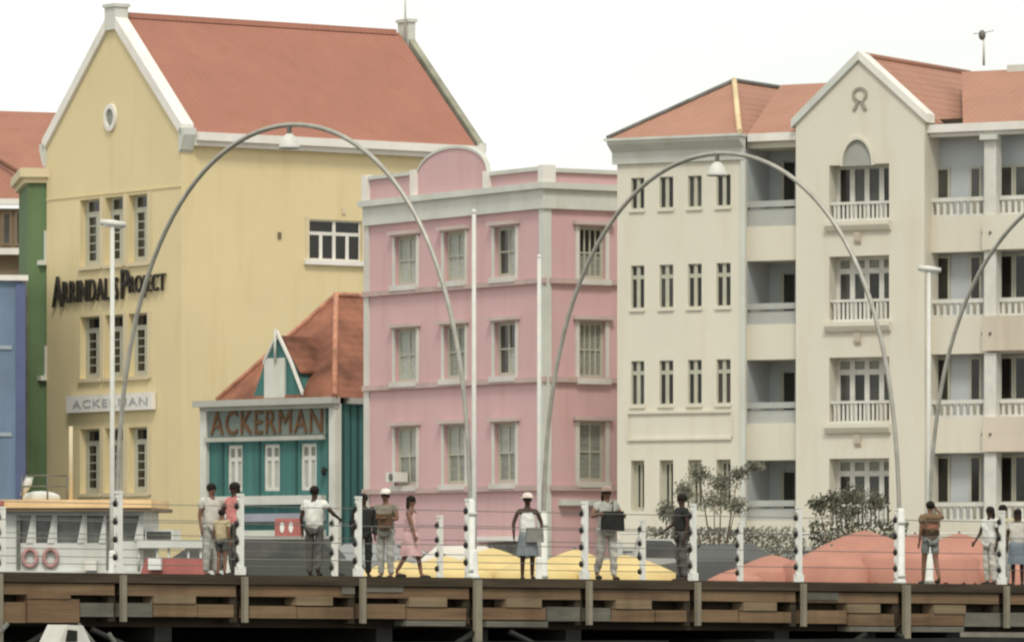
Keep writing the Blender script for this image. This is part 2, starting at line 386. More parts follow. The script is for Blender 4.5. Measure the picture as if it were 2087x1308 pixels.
    for a, b in ((sw[0]-.16, sw[0]-.002), (sw[1]+.002, sw[1]+.2)): s.box(F2, a, b, .002, .03, swz[0], swz[1]+.1)
    s.obj('window_surround', M_yel2, T)
    # roof slabs
    t = .16; ov = .35; sl = (zr-ze)/(L1/2)
    for sg, nm in ((1, 'roof'), (-1, 'roof')):
        ue = um+sg*(L1/2+ov); zz = ze-ov*sl
        m_ = MB(); m_.pz(F1, [(um, zr+.05), (ue, zz+.12), (ue, zz+.12+t), (um, zr+.05+t)], -.42, -L2+.42); m_.obj('roof', T_yel, T)
    m_ = MB(); m_.pz(F1, [(um-.16, zr+.12), (um+.16, zr+.12), (um+.08, zr+.33), (um-.08, zr+.33)], -.6, -L2+.6); m_.obj('ridge_cap', T_yel, T)
    # gable copings, front (white) and back (grey)
    for d0, d1, mm in ((.12, -.42, M_wht), (-L2+.22, -L2-.06, mat('olive_coping', (.30, .29, .22), .85, .15, 1))):
        for sg in (1, -1):
            ue = um+sg*(L1/2+.16); zz = ze-.16*sl
            m_ = MB(); m_.pz(F1, [(um, zr-.05), (ue, zz-.05), (ue, zz+(.42 if d0 > 0 else .30)), (um, zr+(.42 if d0 > 0 else .30))], d0, d1); m_.obj('gable_coping', mm, T)
        # kneeler at the foot
        for sg in (1, -1):
            ue = um+sg*(L1/2); m_ = MB(); m_.pz(F1, [(ue-sg*.02, ze-.75), (ue+sg*.12, ze-.65), (ue+sg*.34, ze-.12), (ue+sg*.34, ze+.12), (ue-sg*.02, ze+.1)], d0, d1); m_.obj('kneeler', M_grey, T)
        m_ = MB(); ch = .36
        m_.box(F1, um-ch, um+ch, min(d0,d1)-.02, max(d0,d1)+.02, zr-.35, F1.z(231, 12)-.06 if d0 > 0 else zr+.62)
        zt = F1.z(231, 12)-.06 if d0 > 0 else zr+.62
        m_.box(F1, um-ch-.06, um+ch+.06, min(d0,d1)-.08, max(d0,d1)+.08, zt, zt+.12); m_.obj('finial_block', M_grey, T)
    # eave box on the side
    m_ = MB(); m_.box(F2, .42, L2-.1, .002, .50, ze-.32, ze-.02); m_.box(F2, .42, L2-.1, .004, .30, ze-.5, ze-.322); m_.obj('eave', M_wht, T)
    # small bay sill ends at the left edge
    for py in (540, 775):
        z = F1.z(98, py); m_ = MB(); m_.box(F1, -L1-.3, -L1-.002, -.9, .25, z, z+.18); m_.box(F1, -L1-.12, -L1-.002, -.8, .05, z+.18, z+1.3); m_.obj('bay_window', M_grey, T)
    return T
YB = yellow_building()

def pole_sign():
    z0, z1 = F1.z(225, 612), F1.z(225, 566)
    T = thing('wall_sign', 'black raised small-caps lettering on the yellow gable front between the upper window rows', 'sign', F1.P(F1.u(225), .1, z0))
    ua, ub = F1.u(112), F1.u(238); hb = z1-z0
    text_mesh('A', 'letter', F1, ua, z0-.12, F1.u(132)-ua, hb+.32, .05, M_blk, T, .1)
    text_mesh('RRINDAL’S', 'lettering', F1, F1.u(133), z0, F1.u(245)-F1.u(133), hb, .05, M_blk, T, .1)
    text_mesh('P', 'letter', F1, F1.u(252), z0, F1.u(267)-F1.u(252), hb+.25, .05, M_blk, T, .1)
    text_mesh('ROJECT', 'lettering', F1, F1.u(268), z0, F1.u(341)-F1.u(268), hb, .05, M_blk, T, .1)
    a, b = F1.u(145), F1.u(319); z0, z1 = F1.z(230, 838), F1.z(230, 803)
    T = thing('shop_sign', 'long white signboard with faint grey letters above the lowest yellow windows', 'sign', F1.P((a+b)/2, 0, z0))
    m_ = MB(); m_.box(F1, a, b, .03, .22, z0, z1); m_.obj('board', M_wht, T)
    text_mesh('ACKERMAN', 'lettering', F1, a+.5, z0+.17, b-a-.75, (z1-z0)*.46, .222, M_gry2, T, .02)
pole_sign()

# ------------------------------------------------------------------ TEAL SHOP
F3 = fr_at(683, 199, -45); F4 = Fr(F3.x, F3.y, 45)
def teal_shop():
    L1 = -F3.u(420); L2 = 8.0; zt = F3.z(560, 826)
    T = thing('teal_shop', 'small teal shop with grey white corner posts and rusty red hipped roof', 'shop', F3.P(-L1/2, -L2/2, GZ))
    cols = [(463, 494), (537, 570), (612, 645)]
    z0, z1 = F3.z(550, 1000), F3.z(550, 905)
    ops = [(F3.u(a), F3.u(b), z0, z1) for a, b in cols]
    mb = MB(); wall(mb, F3, -L1, 0, GZ, zt, ops, .15); wall(mb, F4, 0, L2, GZ, zt, [], .1)
    mb.face([F3.P(-L1,0,GZ), F3.P(-L1,0,zt), F3.P(-L1,-L2,zt), F3.P(-L1,-L2,GZ)]); mb.face([F3.P(-L1,-L2,GZ), F3.P(-L1,-L2,zt), F3.P(0,-L2,zt), F3.P(0,-L2,GZ)])
    mb.obj('wall', M_teal, T)
    for a, b, c, d in ops:
        window(F3, T, a, b, c, d, .1, cols=2, rows=(1, 3), fw=.12, bar=.14, fm=M_wsh, gm=lambda i, j: M_bld if j else M_bld2)
    # corner boards
    for F_, u in ((F3, 0), (F3, -L1), ):
        m_ = MB(); m_.box(F_, u-.16, u+.16, -.14, .14, GZ, zt); m_.obj('corner_post', M_grey, T)
    # cornice
    m_ = MB(); m_.box(F3, -L1-.25, .25, .002, .42, zt, zt+.22); m_.box(F3, -L1-.12, .2, .004, .2, zt-.14, zt-.002); m_.box(F4, .42, L2, .002, .3, zt, zt+.2); m_.obj('cornice', M_grym, T)
    # sign band with brown letters
    za, zb = F3.z(550, 886), F3.z(550, 838)
    m_ = MB(); m_.box(F3, F3.u(427), F3.u(667), .004, .08, za-.03, zb+.08); sb = m_.obj('sign_board', M_tsgn, T)
    text_mesh('ACKERMAN', 'lettering', F3, F3.u(434), za+.04, F3.u(662)-F3.u(434), zb-za, .082, M_brn, sb, .05)
    m_ = MB(); m_.box(F3, F3.u(425), F3.u(668), .10, .22, F3.z(550, 898), F3.z(550, 889)); m_.obj('sign_ledge', M_grym, T)
    # vertical board joints between windows
    for px in (455, 530, 605, 672):
        u = F3.u(px); m_ = MB(); m_.box(F3, u-.05, u+.05, .004, .04, z0-.2, z1+.1); m_.obj('batten', mat('dark_teal', (.03, .09, .075), .8), T)
    for k in range(5):
        u = .35+k*.34; m_ = MB(); m_.box(F4, u, u+.06, .004, .04, GZ, zt-.05); m_.obj('batten', MATS['dark_teal'], T)
    # ledges below the windows
    for ya, yb, mm in ((1010, 1028, M_grey), (1046, 1062, mat('lavender_paint', (.30, .31, .36), .8)), (1080, 1092, M_grey)):
        m_ = MB(); m_.box(F3, F3.u(428), F3.u(665), .002, .25, F3.z(560, yb), F3.z(560, ya)); m_.obj('ledge', mm, T)
    # hipped roof
    s = 3.1; ap = F3.P(-L1/2, -s, 0); zr = CH+(HY-603)/FPX*ap.y; ov = .25; zb_ = zt+.2
    uL = F3.u(452); A = F3.P(uL, ov, zb_); B = F3.P(ov, ov, zb_); C_ = F3.P(ov, -L2, zb_); D_ = F3.P(uL, -L2, zb_)
    a0 = F3.P(-L1/2, -s, zr); a1 = F3.P(-L1/2, -L2, zr); m_ = MB()
    m_.face([A, B, a0]); m_.face([B, C_, a1, a0]); m_.face([D_, A, a0, a1]); m_.face([A, D_, C_, B]); m_.face([C_, D_, a1]); m_.obj('roof', T_teal, T)
    m_ = MB(); m_.tube([B+Vector((0,0,.04)), a0+Vector((0,0,.05)), a1+Vector((0,0,.05))], .11, 6); m_.tube([A+Vector((0,0,.04)), a0+Vector((0,0,.05))], .09, 6); m_.obj('ridge_tiles', mat('ridge_clay', (.46, .22, .14), .85, .2, 3), T)
    # dormer
    pass
    ud0, ud1 = F3.u(520), F3.u(622); uc = F3.u(572); zb0 = zt+.22; zk = F3.z(572, 735); zap = F3.z(572, 685)
    m_ = MB(); m_.pz(F3, [(ud0, zb0), (ud1, zb0), (F3.u(607), F3.z(607, 748)), (uc, zap-.05), (F3.u(543), F3.z(541, 745))], .12, -2.6)
    dr = m_.obj('dormer', M_teal, T)
    m_ = MB(); e0 = (F3.u(607), F3.z(607, 748)+.03); dx, dz = e0[0]-uc, e0[1]-(zap-.05)
    m_.pz(F3, [(uc, zap-.045), (uc+dx*1.25, zap-.045+dz*1.25), (uc+dx*1.25, zap+.02+dz*1.25), (uc, zap+.02)], .08, -2.2); m_.pz(F3, [(uc, zap-.045), (uc-.55, zap-1.0), (uc-.55, zap-.94), (uc, zap+.02)], .08, -2.2); m_.obj('dormer_roof', T_teal, dr)
    m_ = MB(); m_.box(F3, F3.u(547), F3.u(588), -.0, .20, zb0, F3.z(568, 730)); m_.obj('dormer_shutter', M_grey, dr)
    m_ = MB(); a = [(uc, zap+.12), (F3.u(600), F3.z(600, 738)), (F3.u(624), F3.z(624, 802))]
    for (x0, y0), (x1, y1) in zip(a, a[1:]): m_.pz(F3, [(x0, y0-.05), (x1, y1-.05), (x1+.02, y1+.08), (x0+.02, y0+.08)], .22, .13)
    m_.obj('dormer_verge', M_wht, dr)
    m_ = MB(); m_.pz(F3, [(uc, zap-.02), (F3.u(545), F3.z(545, 738)-.1), (F3.u(545), F3.z(545, 738)+.04), (uc, zap+.12)], .22, .13); m_.obj('dormer_verge', M_grey, dr)
    m_ = MB(); m_.tube([F3.P(uc-.02, .24, zap-.9), F3.P(uc-.02, .24, zap+.25)], .05, 6); m_.obj('finial', M_grey, dr)
    m_ = MB(); m_.pz(F3, [(F3.u(600), F3.z(612, 742)), (F3.u(616), F3.z(632, 738)), (F3.u(615), F3.z(630, 768)), (F3.u(606), F3.z(620, 785))], -.9, -2.4); m_.obj('dormer_cheek', M_teal, dr)
    # little wall lamp
    p = F3.P(F3.u(666), .15, F3.z(666, 960)); m_ = MB(); m_.ell(p, (.09, .09, .16)); m_.tube([p, F3.P(F3.u(672), 0, p.z+.1)], .02, 5); m_.obj('wall_lamp', M_knob, T)
teal_shop()

# ------------------------------------------------------------------ PINK BUILDING
F5 = fr_at(1110, 185, -58); F6 = Fr(F5.x, F5.y, 32)
def pink_building():
    L1 = -F5.u(746); L2 = 4.2
    T = thing('pink_building', 'three storey pink building with white cornice, curved parapet and sash windows', 'building', F5.P(-L1/2, -L2/2, GZ))
    zc0, zc1 = F5.z(1110, 425), F5.z(1110, 381)         # cornice band
    zp = F5.z(1110, 347)
    cols = [(806, 850), (906, 949), (1009, 1052)]
    rz = [(F5.z(1030, 563), F5.z(1030, 462)), (F5.z(1030, 765), F5.z(1030, 656)), (F5.z(1030, 983), F5.z(1030, 862))]
    ops = [(F5.u(a), F5.u(b), z0, z1) for a, b in cols for z0, z1 in rz]
    mb = MB(); wall(mb, F5, -L1, 0, GZ, zc1, ops, .18)
    rz6 = [(F6.z(1205, 568), F6.z(1205, 462)), (F6.z(1205, 770), F6.z(1205, 655)), (F6.z(1205, 980), F6.z(1205, 860))]
    ops6 = [(F6.u(1180), F6.u(1233), z0, z1) for z0, z1 in rz6]
    wall(mb, F6, 0, L2, GZ, zc1, ops6, .15)
    mb.face([F5.P(-L1,0,GZ), F5.P(-L1,0,zc1), F5.P(-L1,-L2,zc1), F5.P(-L1,-L2,GZ)]); mb.face([F5.P(-L1,-L2,GZ), F5.P(-L1,-L2,zc1), F5.P(0,-L2,zc1), F5.P(0,-L2,GZ)])
    mb.face([F5.P(-L1,0,zc1), F5.P(0,0,zc1), F5.P(0,-L2,zc1), F5.P(-L1,-L2,zc1)])
    mb.obj('wall', M_pink, T)
    # parapets
    za = F5.z(800, 362); g0, g1 = F5.u(848), F5.u(997)
    m_ = MB(); m_.box(F5, -L1, g0, -.25, 0, zc1+.002, za); m_.box(F5, g1, 0, -.25, 0, zc1+.002, zp)
    cx = (g0+g1)/2; rw = (g1-g0)/2; zb = F5.z(925, 372); zt = F5.z(925, 303); prof = [(g0, zc1+.002), (g1, zc1+.002)]
    N = 20; curve = []
    for i in range(N+1):
        t = math.pi*i/N; x = cx+rw*math.cos(t)*(.98); z = zp-.1+(zt-zp+.1)*math.sin(t)**.75; curve.append((x, z))
    m_.pz(F5, prof+curve, -.10, .02)
    m_.box(F6, .25, L2, -.25, 0, zc1+.002, zp-.05); m_.obj('parapet', M_pink, T)
    m_ = MB()
    for (x0, y0), (x1, y1) in zip(curve, curve[1:]):
        m_.pz(F5, [(x0, y0+.003), (x1, y1+.003), (x1, y1+.09), (x0, y0+.09)], -.10, .06)
    m_.box(F5, -L1-.08, g0-.1, -.3, .1, za+.002, za+.12); m_.box(F5, g1+.1, .02, -.3, .1, zp+.002, zp+.13); m_.box(F6, .26, L2, -.3, .1, zp-.048, zp+.08)
    m_.obj('parapet_coping', M_grey, T)
    for F_, u in ((F5, g0), (F5, g1), (F5, -L1+.12), (F5, -.0)):
        m_ = MB(); m_.box(F_, u-.15, u+.15, -.32, .16, zc1+.15, (zp if u > g0 else za)+.16); m_.obj('parapet_pier', M_wht, T)
    # cornice
    m_ = MB(); m_.box(F5, -L1-.1, .28, .004, .28, zc1-.06, zc1+.14); m_.box(F5, -L1, .14, .002, .14, zc0, zc1-.062)
    m_.box(F6, .003, L2, .004, .276, zc1-.06, zc1+.136); m_.box(F6, .003, L2, .002, .137, zc0, zc1-.062); m_.obj('cornice', M_grey, T)
    # string courses
    for py in (571, 772, 993):
        z = F5.z(1110, py); m_ = MB(); m_.box(F5, -L1-.05, .14, .002, .14, z-.09, z+.08); m_.box(F6, .145, L2, .002, .14, z-.09, z+.08)
        m_.obj('string_course', mat('pink_grey_trim', (.49, .37, .34), .85, .06, .8, stain=.15), T)
    # quoins
    m_ = MB(); m_.box(F5, -L1-.06, -L1+.26, -.1, .06, GZ, zc0-.002); m_.obj('quoin', M_psht, T)
    m_ = MB(); m_.box(F5, -.22, .06, -.22, .08, GZ, zc0-.002); m_.obj('quoin', M_grey, T)
    # sash windows
    rnd = random.Random(3)
    for k, (a, b, c, d) in enumerate(ops+ops6):
        F_ = F5 if k < 9 else F6
        dark = {6: (1, 1), 7: (1, 1), 5: (0, 1), 3: (0, 1), 4: (0, 1)}.get(k, (0, 0))
        def gm(ci, ri, k=k):
            if k == 9: return M_gls if ri == 0 else M_bld2
            if k in (6, 7): return M_gls2 if (ci == 0 or (k == 7 and ri == 0)) else M_bld
            if k in (10, 11): return M_bld2
            if k in (2, 5, 8) and ri == 1: return M_bld2
            if k == 4: return M_bld2
            return M_bld
        sub = (2, ) if k not in (9, 10) else (4, )
        w_ = window(F_, T, a, b, c, d, .15, cols=sub[0], rows=(1, 1), fw=.10, bar=.05, fm=M_shut, gm=gm)
        lw = .14 if F_ is F5 else .2
        m_ = MB(); m_.box(F_, a-.14, a-.002, .002, .05, c-.02, d+.05); m_.obj('jamb', M_psht, w_); m_ = MB(); m_.box(F_, b+.002, b+.14, .002, .05, c-.02, d+.05); m_.obj('jamb', M_psht, w_)
        m_ = MB(); m_.box(F_, a-.24, b+.24, .004, .20, d+.05, d+.17); m_.box(F_, a-.14, b+.14, .004, .10, d+.003, d+.048); m_.obj('hood', mat('pink_white_hood', (.52, .42, .38), .85, .05, 1), w_)
        m_ = MB(); m_.box(F_, a-.14, b+.14, .004, .17, c-.20, c-.022); m_.obj('sill', M_psht, w_)
        if k in (5, 7, 8):
            pass
    # ground floor shopfront ledge and shutters
    z = F5.z(1040, 1100); m_ = MB(); m_.box(F5, F5.u(975), F5.u(1108), .002, .35, z-.05, z+.12); m_.obj('shop_ledge', M_wht, T)
    m_ = MB(); m_.box(F5, F5.u(1000), F5.u(1090), .002, .12, GZ, z-.1); m_.obj('roller_shutter', M_strut, T)
    m_ = MB(); m_.box(F6, .5, L2-.3, .002, .25, F6.z(1200, 1030), F6.z(1200, 1018)); m_.obj('shop_ledge', M_grey, T)
    # air conditioner at the sill of the lowest left window
    a, b = F5.u(810), F5.u(832); m_ = MB(); m_.box(F5, a, b, .02, .45, F5.z(820, 982), F5.z(820, 962)); ac = m_.obj('air_conditioner', M_wsh, T)
    m_ = MB(); c0 = F5.P((a+b)/2, .455, F5.z(820, 972)); m_.lathe(c0, [(.12, 0), (.12, .02)], 12, axis=(F5.s, -F5.c, 0)); m_.obj('fan_grille', M_strut, ac)
pink_building()

# ------------------------------------------------------------------ CREAM BUILDING
_q = at(1515, 0, 176.5); F7 = Fr(_q.x, _q.y, -30); _u0 = F7.u(1258)
def cream_building():
    F = F7; uA0, uA1, uB1, uC1, uD1 = _u0, F.u(1515), F.u(1622), F.u(1884), F.u(2175); DEP = 9.0
    T = thing('cream_building', 'four storey cream building with central gable, recessed balconies and terracotta roof', 'building', F.P((uA0+uD1)/2, -DEP/2, GZ))
    ztA = F.z(1400, 330)
    # --- section A
    cols = [(1286, 1313), (1344, 1372), (1402, 1430), (1460, 1489)]
    Z = lambda py, px=1470: F.z(px, py)
    rz = [(Z(420), Z(356)), (Z(624), Z(536)), (Z(822), Z(732)), (Z(1040), Z(936))]
    opsA = []
    for r, (z0, z1) in enumerate(rz):
        for a, b in cols: opsA.append((F.u(a), F.u(b), z0, z1, .12 if r < 3 else .3))
    mb = MB(); wall(mb, F, uA0, uA1, GZ, ztA, opsA)
    mb.face([F.P(uA0,0,GZ), F.P(uA0,0,ztA), F.P(uA0,-DEP,ztA), F.P(uA0,-DEP,GZ)])
    mb.face([F.P(uA0,-DEP,GZ), F.P(uA0,-DEP,ztA), F.P(uD1,-DEP,ztA), F.P(uD1,-DEP,GZ)])
    # --- section B: recessed balconies
    zB = [(Z(460, 1570), Z(300, 1570)), (Z(660, 1570), Z(530, 1570)), (Z(862, 1570), Z(732, 1570)), (Z(1060, 1570), Z(937, 1570))]
    FB = Fr(*F.P(0, -.25, 0)[:2], -30); zroof = Z(272, 1570); b0, b1 = FB.u(1518), FB.u(1622)
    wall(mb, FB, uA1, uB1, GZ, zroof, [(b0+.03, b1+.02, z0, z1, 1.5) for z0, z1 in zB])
    mb.face([F.P(uA1,0,GZ), F.P(uA1,-.25,GZ), F.P(uA1,-.25,ztA), F.P(uA1,0,ztA)])
    # --- section C: gable
    cz = [(Z(450, 1750), Z(336, 1750)), (Z(655, 1750), Z(522, 1750)), (Z(862, 1750), Z(728, 1750)), (Z(1075, 1750), Z(934, 1750))]
    FC = Fr(*F.P(0, .12, 0)[:2], -30); c0, c1 = FC.u(1622), FC.u(1884); o0, o1 = FC.u(1690), FC.u(1812)
    zge = FC.z(1884, 243); zga = FC.z(1757, 122); um = (c0+c1)/2
    wall(mb, FC, c0, c1, GZ, zge, [(o0, o1, z0, z1, .6) for z0, z1 in cz])
    mb.face([FC.P(c0,0,zge), FC.P(c1,0,zge), FC.P(um,0,zga)])
    for uu in (c0, c1): mb.face([FC.P(uu,0,GZ), FC.P(uu,-1.2,GZ), FC.P(uu,-1.2,zge), FC.P(uu,0,zge)])
    mb.obj('wall', M_crm, T)
    # --- A windows
    for i, (a, b, z0, z1, D) in enumerate(opsA):
        r = i//4
        window(F, T, a, b, z0, z1, D-.03, cols=2 if r < 3 else 2, gm=[M_gls, M_gls, M_gls2, M_gls, M_gls, M_gls3][(i*7+r*3) % 6], rows=((1,), (1, 3.2), (1, 3.2), (1,))[r], fw=.028 if r < 3 else .12, bar=.12 if r < 3 else .07, fm=M_shut, sill=.06 if r < 3 else None, sillm=M_crm)
    # relief panel between rows 3 and 4
    m_ = MB(); ua, ub = F.u(1280), F.u(1492)
    for ya in (838, 893): z = Z(ya); m_.box(F, ua, ub, .002, .07, z-.04, z+.04)
    for uu in (ua, ub): m_.box(F, uu-.03, uu+.03, .002, .05, Z(890), Z(842))
    m_.obj('relief_panel', M_crm, T)
    # cornice of A (flared)
    z0, z1 = ztA, Z(281)
    m_ = MB(); m_.pd(F, [(.002, z0), (.10, z0), (.12, z0+.35), (.42, z1-.1), (.46, z1), (.002, z1)], uA0-.12, uA1+.08); m_.box(F, uA0-.2, uA1+.12, .01, .50, z1+.002, z1+.08); m_.obj('cornice', M_grey, T)
    m_ = MB(); m_.box(F, uA1-.06, uA1+.10, .002, .08, GZ, z0-.004); m_.obj('downpipe', M_grey, T)
    # B cornice, balcony backs, doors, rails
    m_ = MB(); m_.box(FB, uA1+.12, c0, .002, .22, zroof-.22, zroof+.02); m_.obj('cornice', M_wht, T)
    for z0, z1 in zB:
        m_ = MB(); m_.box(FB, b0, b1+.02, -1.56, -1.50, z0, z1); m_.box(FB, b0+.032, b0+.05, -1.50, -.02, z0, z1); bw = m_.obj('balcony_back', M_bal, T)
        m_ = MB(); ud = FB.u(1599, -1.47); m_.box(FB, ud, ud+.32, -1.498, -1.45, z0+.05, z1-.35); m_.obj('door', M_gls, bw)
        m_ = MB(); m_.box(FB, ud-.1, ud-.002, -1.498, -1.42, z0+.05, z1-.3); m_.obj('door_frame', M_shut, bw)
        hr = (z1-z0)*.30; m_ = MB()
        m_.box(FB, b0+.06, b1+.01, -.14, .0, z0+hr-.12, z0+hr+.06); m_.box(FB, b0+.06, b1+.01, -.12, -.06, z0+.002, z0+hr-.18)
        m_.obj('balcony_parapet', mat('pale_grey_rail', (.42, .43, .40), .8, .05, 1), T)
    # C french windows with balustrades
    for k, (z0, z1) in enumerate(cz):
        D = .55; hr = (z1-z0)*.34
        w_ = window(FC, T, o0, o1, z0, z1, D, cols=4, rows=(1,) if k == 0 else (.18, 1), fw=.10, bar=.16, fm=M_wsh, gm=lambda i, j, k=k: (M_bld2 if (k and j == 0) else (M_gls2 if (i+k) % 3 else M_gls)))
        m_ = MB(); m_.box(FC, o0+.01, o1-.01, -.16, -.04, z0+hr-.08, z0+hr); m_.box(FC, o0+.01, o1-.01, -.16, -.04, z0+.003, z0+.06)
        bal = m_.obj('balustrade', M_wsh, T)
        n = 13
        for i in range(n):
            u = o0+.08+(o1-o0-.16)*(i+.5)/n; m_ = MB(); m_.box(FC, u-.032, u+.032, -.13, -.07, z0+.062, z0+hr-.082); m_.obj('baluster', M_wsh, bal)
        m_ = MB(); m_.pd(FC, [(.002, z0-.02), (.20, z0-.02), (.20, z0-.14), (.12, z0-.28), (.002, z0-.34)], o0-.08, o1+.08); sl_ = m_.obj('balcony_slab', M_crm, T)
        zz = z0-.45; um_ = FC.u(1750); m_ = MB(); m_.pd(FC, [(.002, zz), (.16, zz+.10), (.10, zz-.15), (.002, zz-.28)], um_-.09, um_+.09); m_.obj('bracket', M_crm2, sl_)
    # arched niche above the top french window
    ac, az = FC.uz(1749, 338); rr = (FC.u(1779)-FC.u(1719))/2; zt = FC.z(1749, 285); N = 16
    m_ = MB(); m_.pz(FC, [(ac+rr*math.cos(math.pi*i/N), az+(zt-az)*math.sin(math.pi*i/N)) for i in range(N+1)], .003, .012)
    ni = m_.obj('arch_niche', mat('niche_grey', (.36, .37, .33), .9), T)
    m_ = MB()
    for i in range(N):
        g0, g1 = math.pi*i/N, math.pi*(i+1)/N
        m_.pz(FC, [(ac+rr*k*math.cos(g), az+(zt-az)*k*math.sin(g)) for k, g in ((1, g0), (1.13, g0), (1.13, g1), (1, g1))], .003, .11)
    m_.obj('arch_moulding', M_crm, ni)
    # emblem: ring with two ribbon tails
    eu, ez = FC.uz(1753, 193); m_ = MB(); N = 20
    for i in range(N):
        if i in (14, 15, 16): continue
        g0, g1 = 2*math.pi*i/N, 2*math.pi*(i+1)/N
        m_.pz(FC, [(eu+r*math.cos(g), ez+r*math.sin(g)*.9) for r, g in ((.17, g0), (.25, g0), (.25, g1), (.17, g1))], .003, .05)
    for sg in (-1, 1): m_.pz(FC, [(eu, ez-.18), (eu+sg*.09, ez-.18), (eu+sg*.24, ez-.46), (eu+sg*.13, ez-.47)], .003, .05)
    m_.obj('emblem', mat('emblem_grey', (.30, .29, .23), .8), T)
    # gable copings
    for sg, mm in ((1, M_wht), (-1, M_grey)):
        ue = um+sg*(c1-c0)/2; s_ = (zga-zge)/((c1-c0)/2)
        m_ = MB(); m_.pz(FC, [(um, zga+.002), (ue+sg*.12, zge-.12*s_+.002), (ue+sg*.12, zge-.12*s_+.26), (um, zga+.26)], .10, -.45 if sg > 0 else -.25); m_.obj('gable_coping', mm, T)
    # --- section D
    dz = [(Z(440, 1950), Z(275, 1950)), (Z(645, 1950), Z(512, 1950)), (Z(850, 1950), Z(720, 1950)), (Z(1062, 1950), Z(922, 1950))]
    FD = Fr(*F.P(0, -.35, 0)[:2], -30); d0 = FD.u(1886); dcol = FD.u(2012); dcol1 = FD.u(2036); d2 = uD1; zD = Z(256, 1950)
    m_ = MB(); ops = [(d0+.05, d2-.1, z0, z1, .55) for z0, z1 in dz]; wall(m_, FD, d0, d2, GZ, zD, ops); m_.face([FD.P(d2,0,GZ), FD.P(d2,-DEP,GZ), FD.P(d2,-DEP,zD), FD.P(d2,0,zD)])
    m_.obj('balcony_wall', M_crm, T)
    for k, (z0, z1) in enumerate(dz):
        m_ = MB(); m_.box(FD, dcol-.02, d2-.1, .004, .30, z0-1.02 if k < 3 else GZ, z0-.0); m_.obj('balcony_front', M_crm2 if k else M_crm, T)
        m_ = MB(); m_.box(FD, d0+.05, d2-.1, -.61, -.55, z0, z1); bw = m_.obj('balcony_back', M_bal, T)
        hh = z0+(z1-z0)*(.30 if k else .24); top = z1-(.15 if k else .95)
        for pa, pb in ((1908, 1932), (1981, 1996), (2040, 2062), (2072, 2090), (2100, 2118)):
            ua, ub = FD.u(pa, -.51), FD.u(pb, -.51)
            m_ = MB(); m_.box(FD, ua-.07, ub+.07, -.548, -.49, z0, top+.07)
            wf = m_.obj('window', M_shut, bw)
            m_ = MB(); m_.box(FD, ua, ub, -.488, -.47, hh, top); m_.obj('pane', M_gls2 if k == 0 else M_gls, wf)
        hr = (z1-z0)*(.24 if k == 0 else .28)
        for a, b in ((d0+.06, dcol-.01), (dcol1+.01, d2-.12)):
            m_ = MB(); m_.box(FD, a, b, -.16, -.02, z0+hr-.12, z0+hr); m_.box(FD, a, b, -.16, -.02, z0+.003, z0+.07)
            bal = m_.obj('balustrade', M_wsh, T); n = int((b-a)/.2)
            for i in range(n):
                u = a+(b-a)*(i+.5)/n; m_ = MB(); m_.box(FD, u-.045, u+.045, -.12, -.06, z0+.072, z0+hr-.122); m_.obj('baluster', M_wsh, bal)
        m_ = MB(); m_.box(FD, dcol, dcol1, -.18, .20, z0, z1); m_.obj('column', M_wsh, T)
        if k < 3:
            for px in (2003, 2027): 
                u, z = FD.uz(px, 475+205*k); m_ = MB(); m_.lathe(FD.P(u, .302 if px > 2010 else .005, z), [(.05, 0), (.03, .05)], 8, axis=(FD.s, -FD.c, 0)); m_.obj('drain_spout', M_strut, T)
    m_ = MB(); m_.box(FD, d0+.02, d2+.2, .002, .32, zD-.18, zD+.06); m_.box(FD, d0+.02, d2+.1, .004, .18, zD-.30, zD-.182); m_.obj('cornice', M_wht, T)
    m_ = MB(); m_.box(FD, dcol-.08, dcol1+.08, .182, .36, zD-.45, zD-.30); m_.obj('capital', M_grey, T)
    # --- roofs
    zE = Z(281)+.08; half = (uA1-uA0)/2; ucA = uA0+half; sb = 3.5
    apx = F.P(ucA, -sb, 0); zR = CH+(HY-167)/FPX*apx.y; o_ = .3
    A = F.P(uA0-.12, o_+.1, zE); B = F.P(uA1+.08, o_+.1, zE); B2 = F.P(uA1+.08, -DEP, zE); A2 = F.P(uA0-.12, -DEP, zE); a0 = F.P(ucA, -sb, zR); a1 = F.P(ucA, -DEP, zR)
    m_ = MB(); m_.face([A, B, a0]); m_.face([A, a0, a1, A2]); m_.face([B, B2, a1, a0]); m_.face([A2, a1, B2]); m_.face([A, A2, B2, B]); m_.obj('roof', T_crm, T)
    # straight wing behind B and C
    e0 = F.P(uA1-.6, -.20, zroof+.03); rdg = 4.2
    zR2 = CH+(HY-166)/FPX*F.P(uB1, -rdg, 0).y
    m_ = MB(); q = [F.P(uA1+.1, -.05, zroof+.024), F.P(um, -.05, zroof+.024), F.P(um, -rdg, zR2), F.P(uA1+.1-1.0, -rdg, zR2)]
    m_.prism(q, [p-Vector((0, 0, .15)) for p in q]); m_.obj('roof', T_crm, T)
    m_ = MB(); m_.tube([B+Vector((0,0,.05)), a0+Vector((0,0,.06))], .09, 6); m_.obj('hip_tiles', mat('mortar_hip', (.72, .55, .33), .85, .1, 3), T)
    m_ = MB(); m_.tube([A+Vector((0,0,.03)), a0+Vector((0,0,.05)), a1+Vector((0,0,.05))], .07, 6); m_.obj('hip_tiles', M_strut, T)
    # gable roof of C
    for sg in (1, -1):
        ue = um+sg*((c1-c0)/2+.25); zz = zge-.25*(zga-zge)/((c1-c0)/2)
        m_ = MB(); m_.pz(FC, [(um, zga), (ue, zz), (ue, zz+.14), (um, zga+.14)], -.46, -7.5); m_.obj('roof', T_crm, T)
    m_ = MB(); m_.tube([FC.P(um, -.3, zga+.16), FC.P(um, -7.5, zga+.16)], .09, 6); m_.obj('ridge_tiles', T_crm, T)
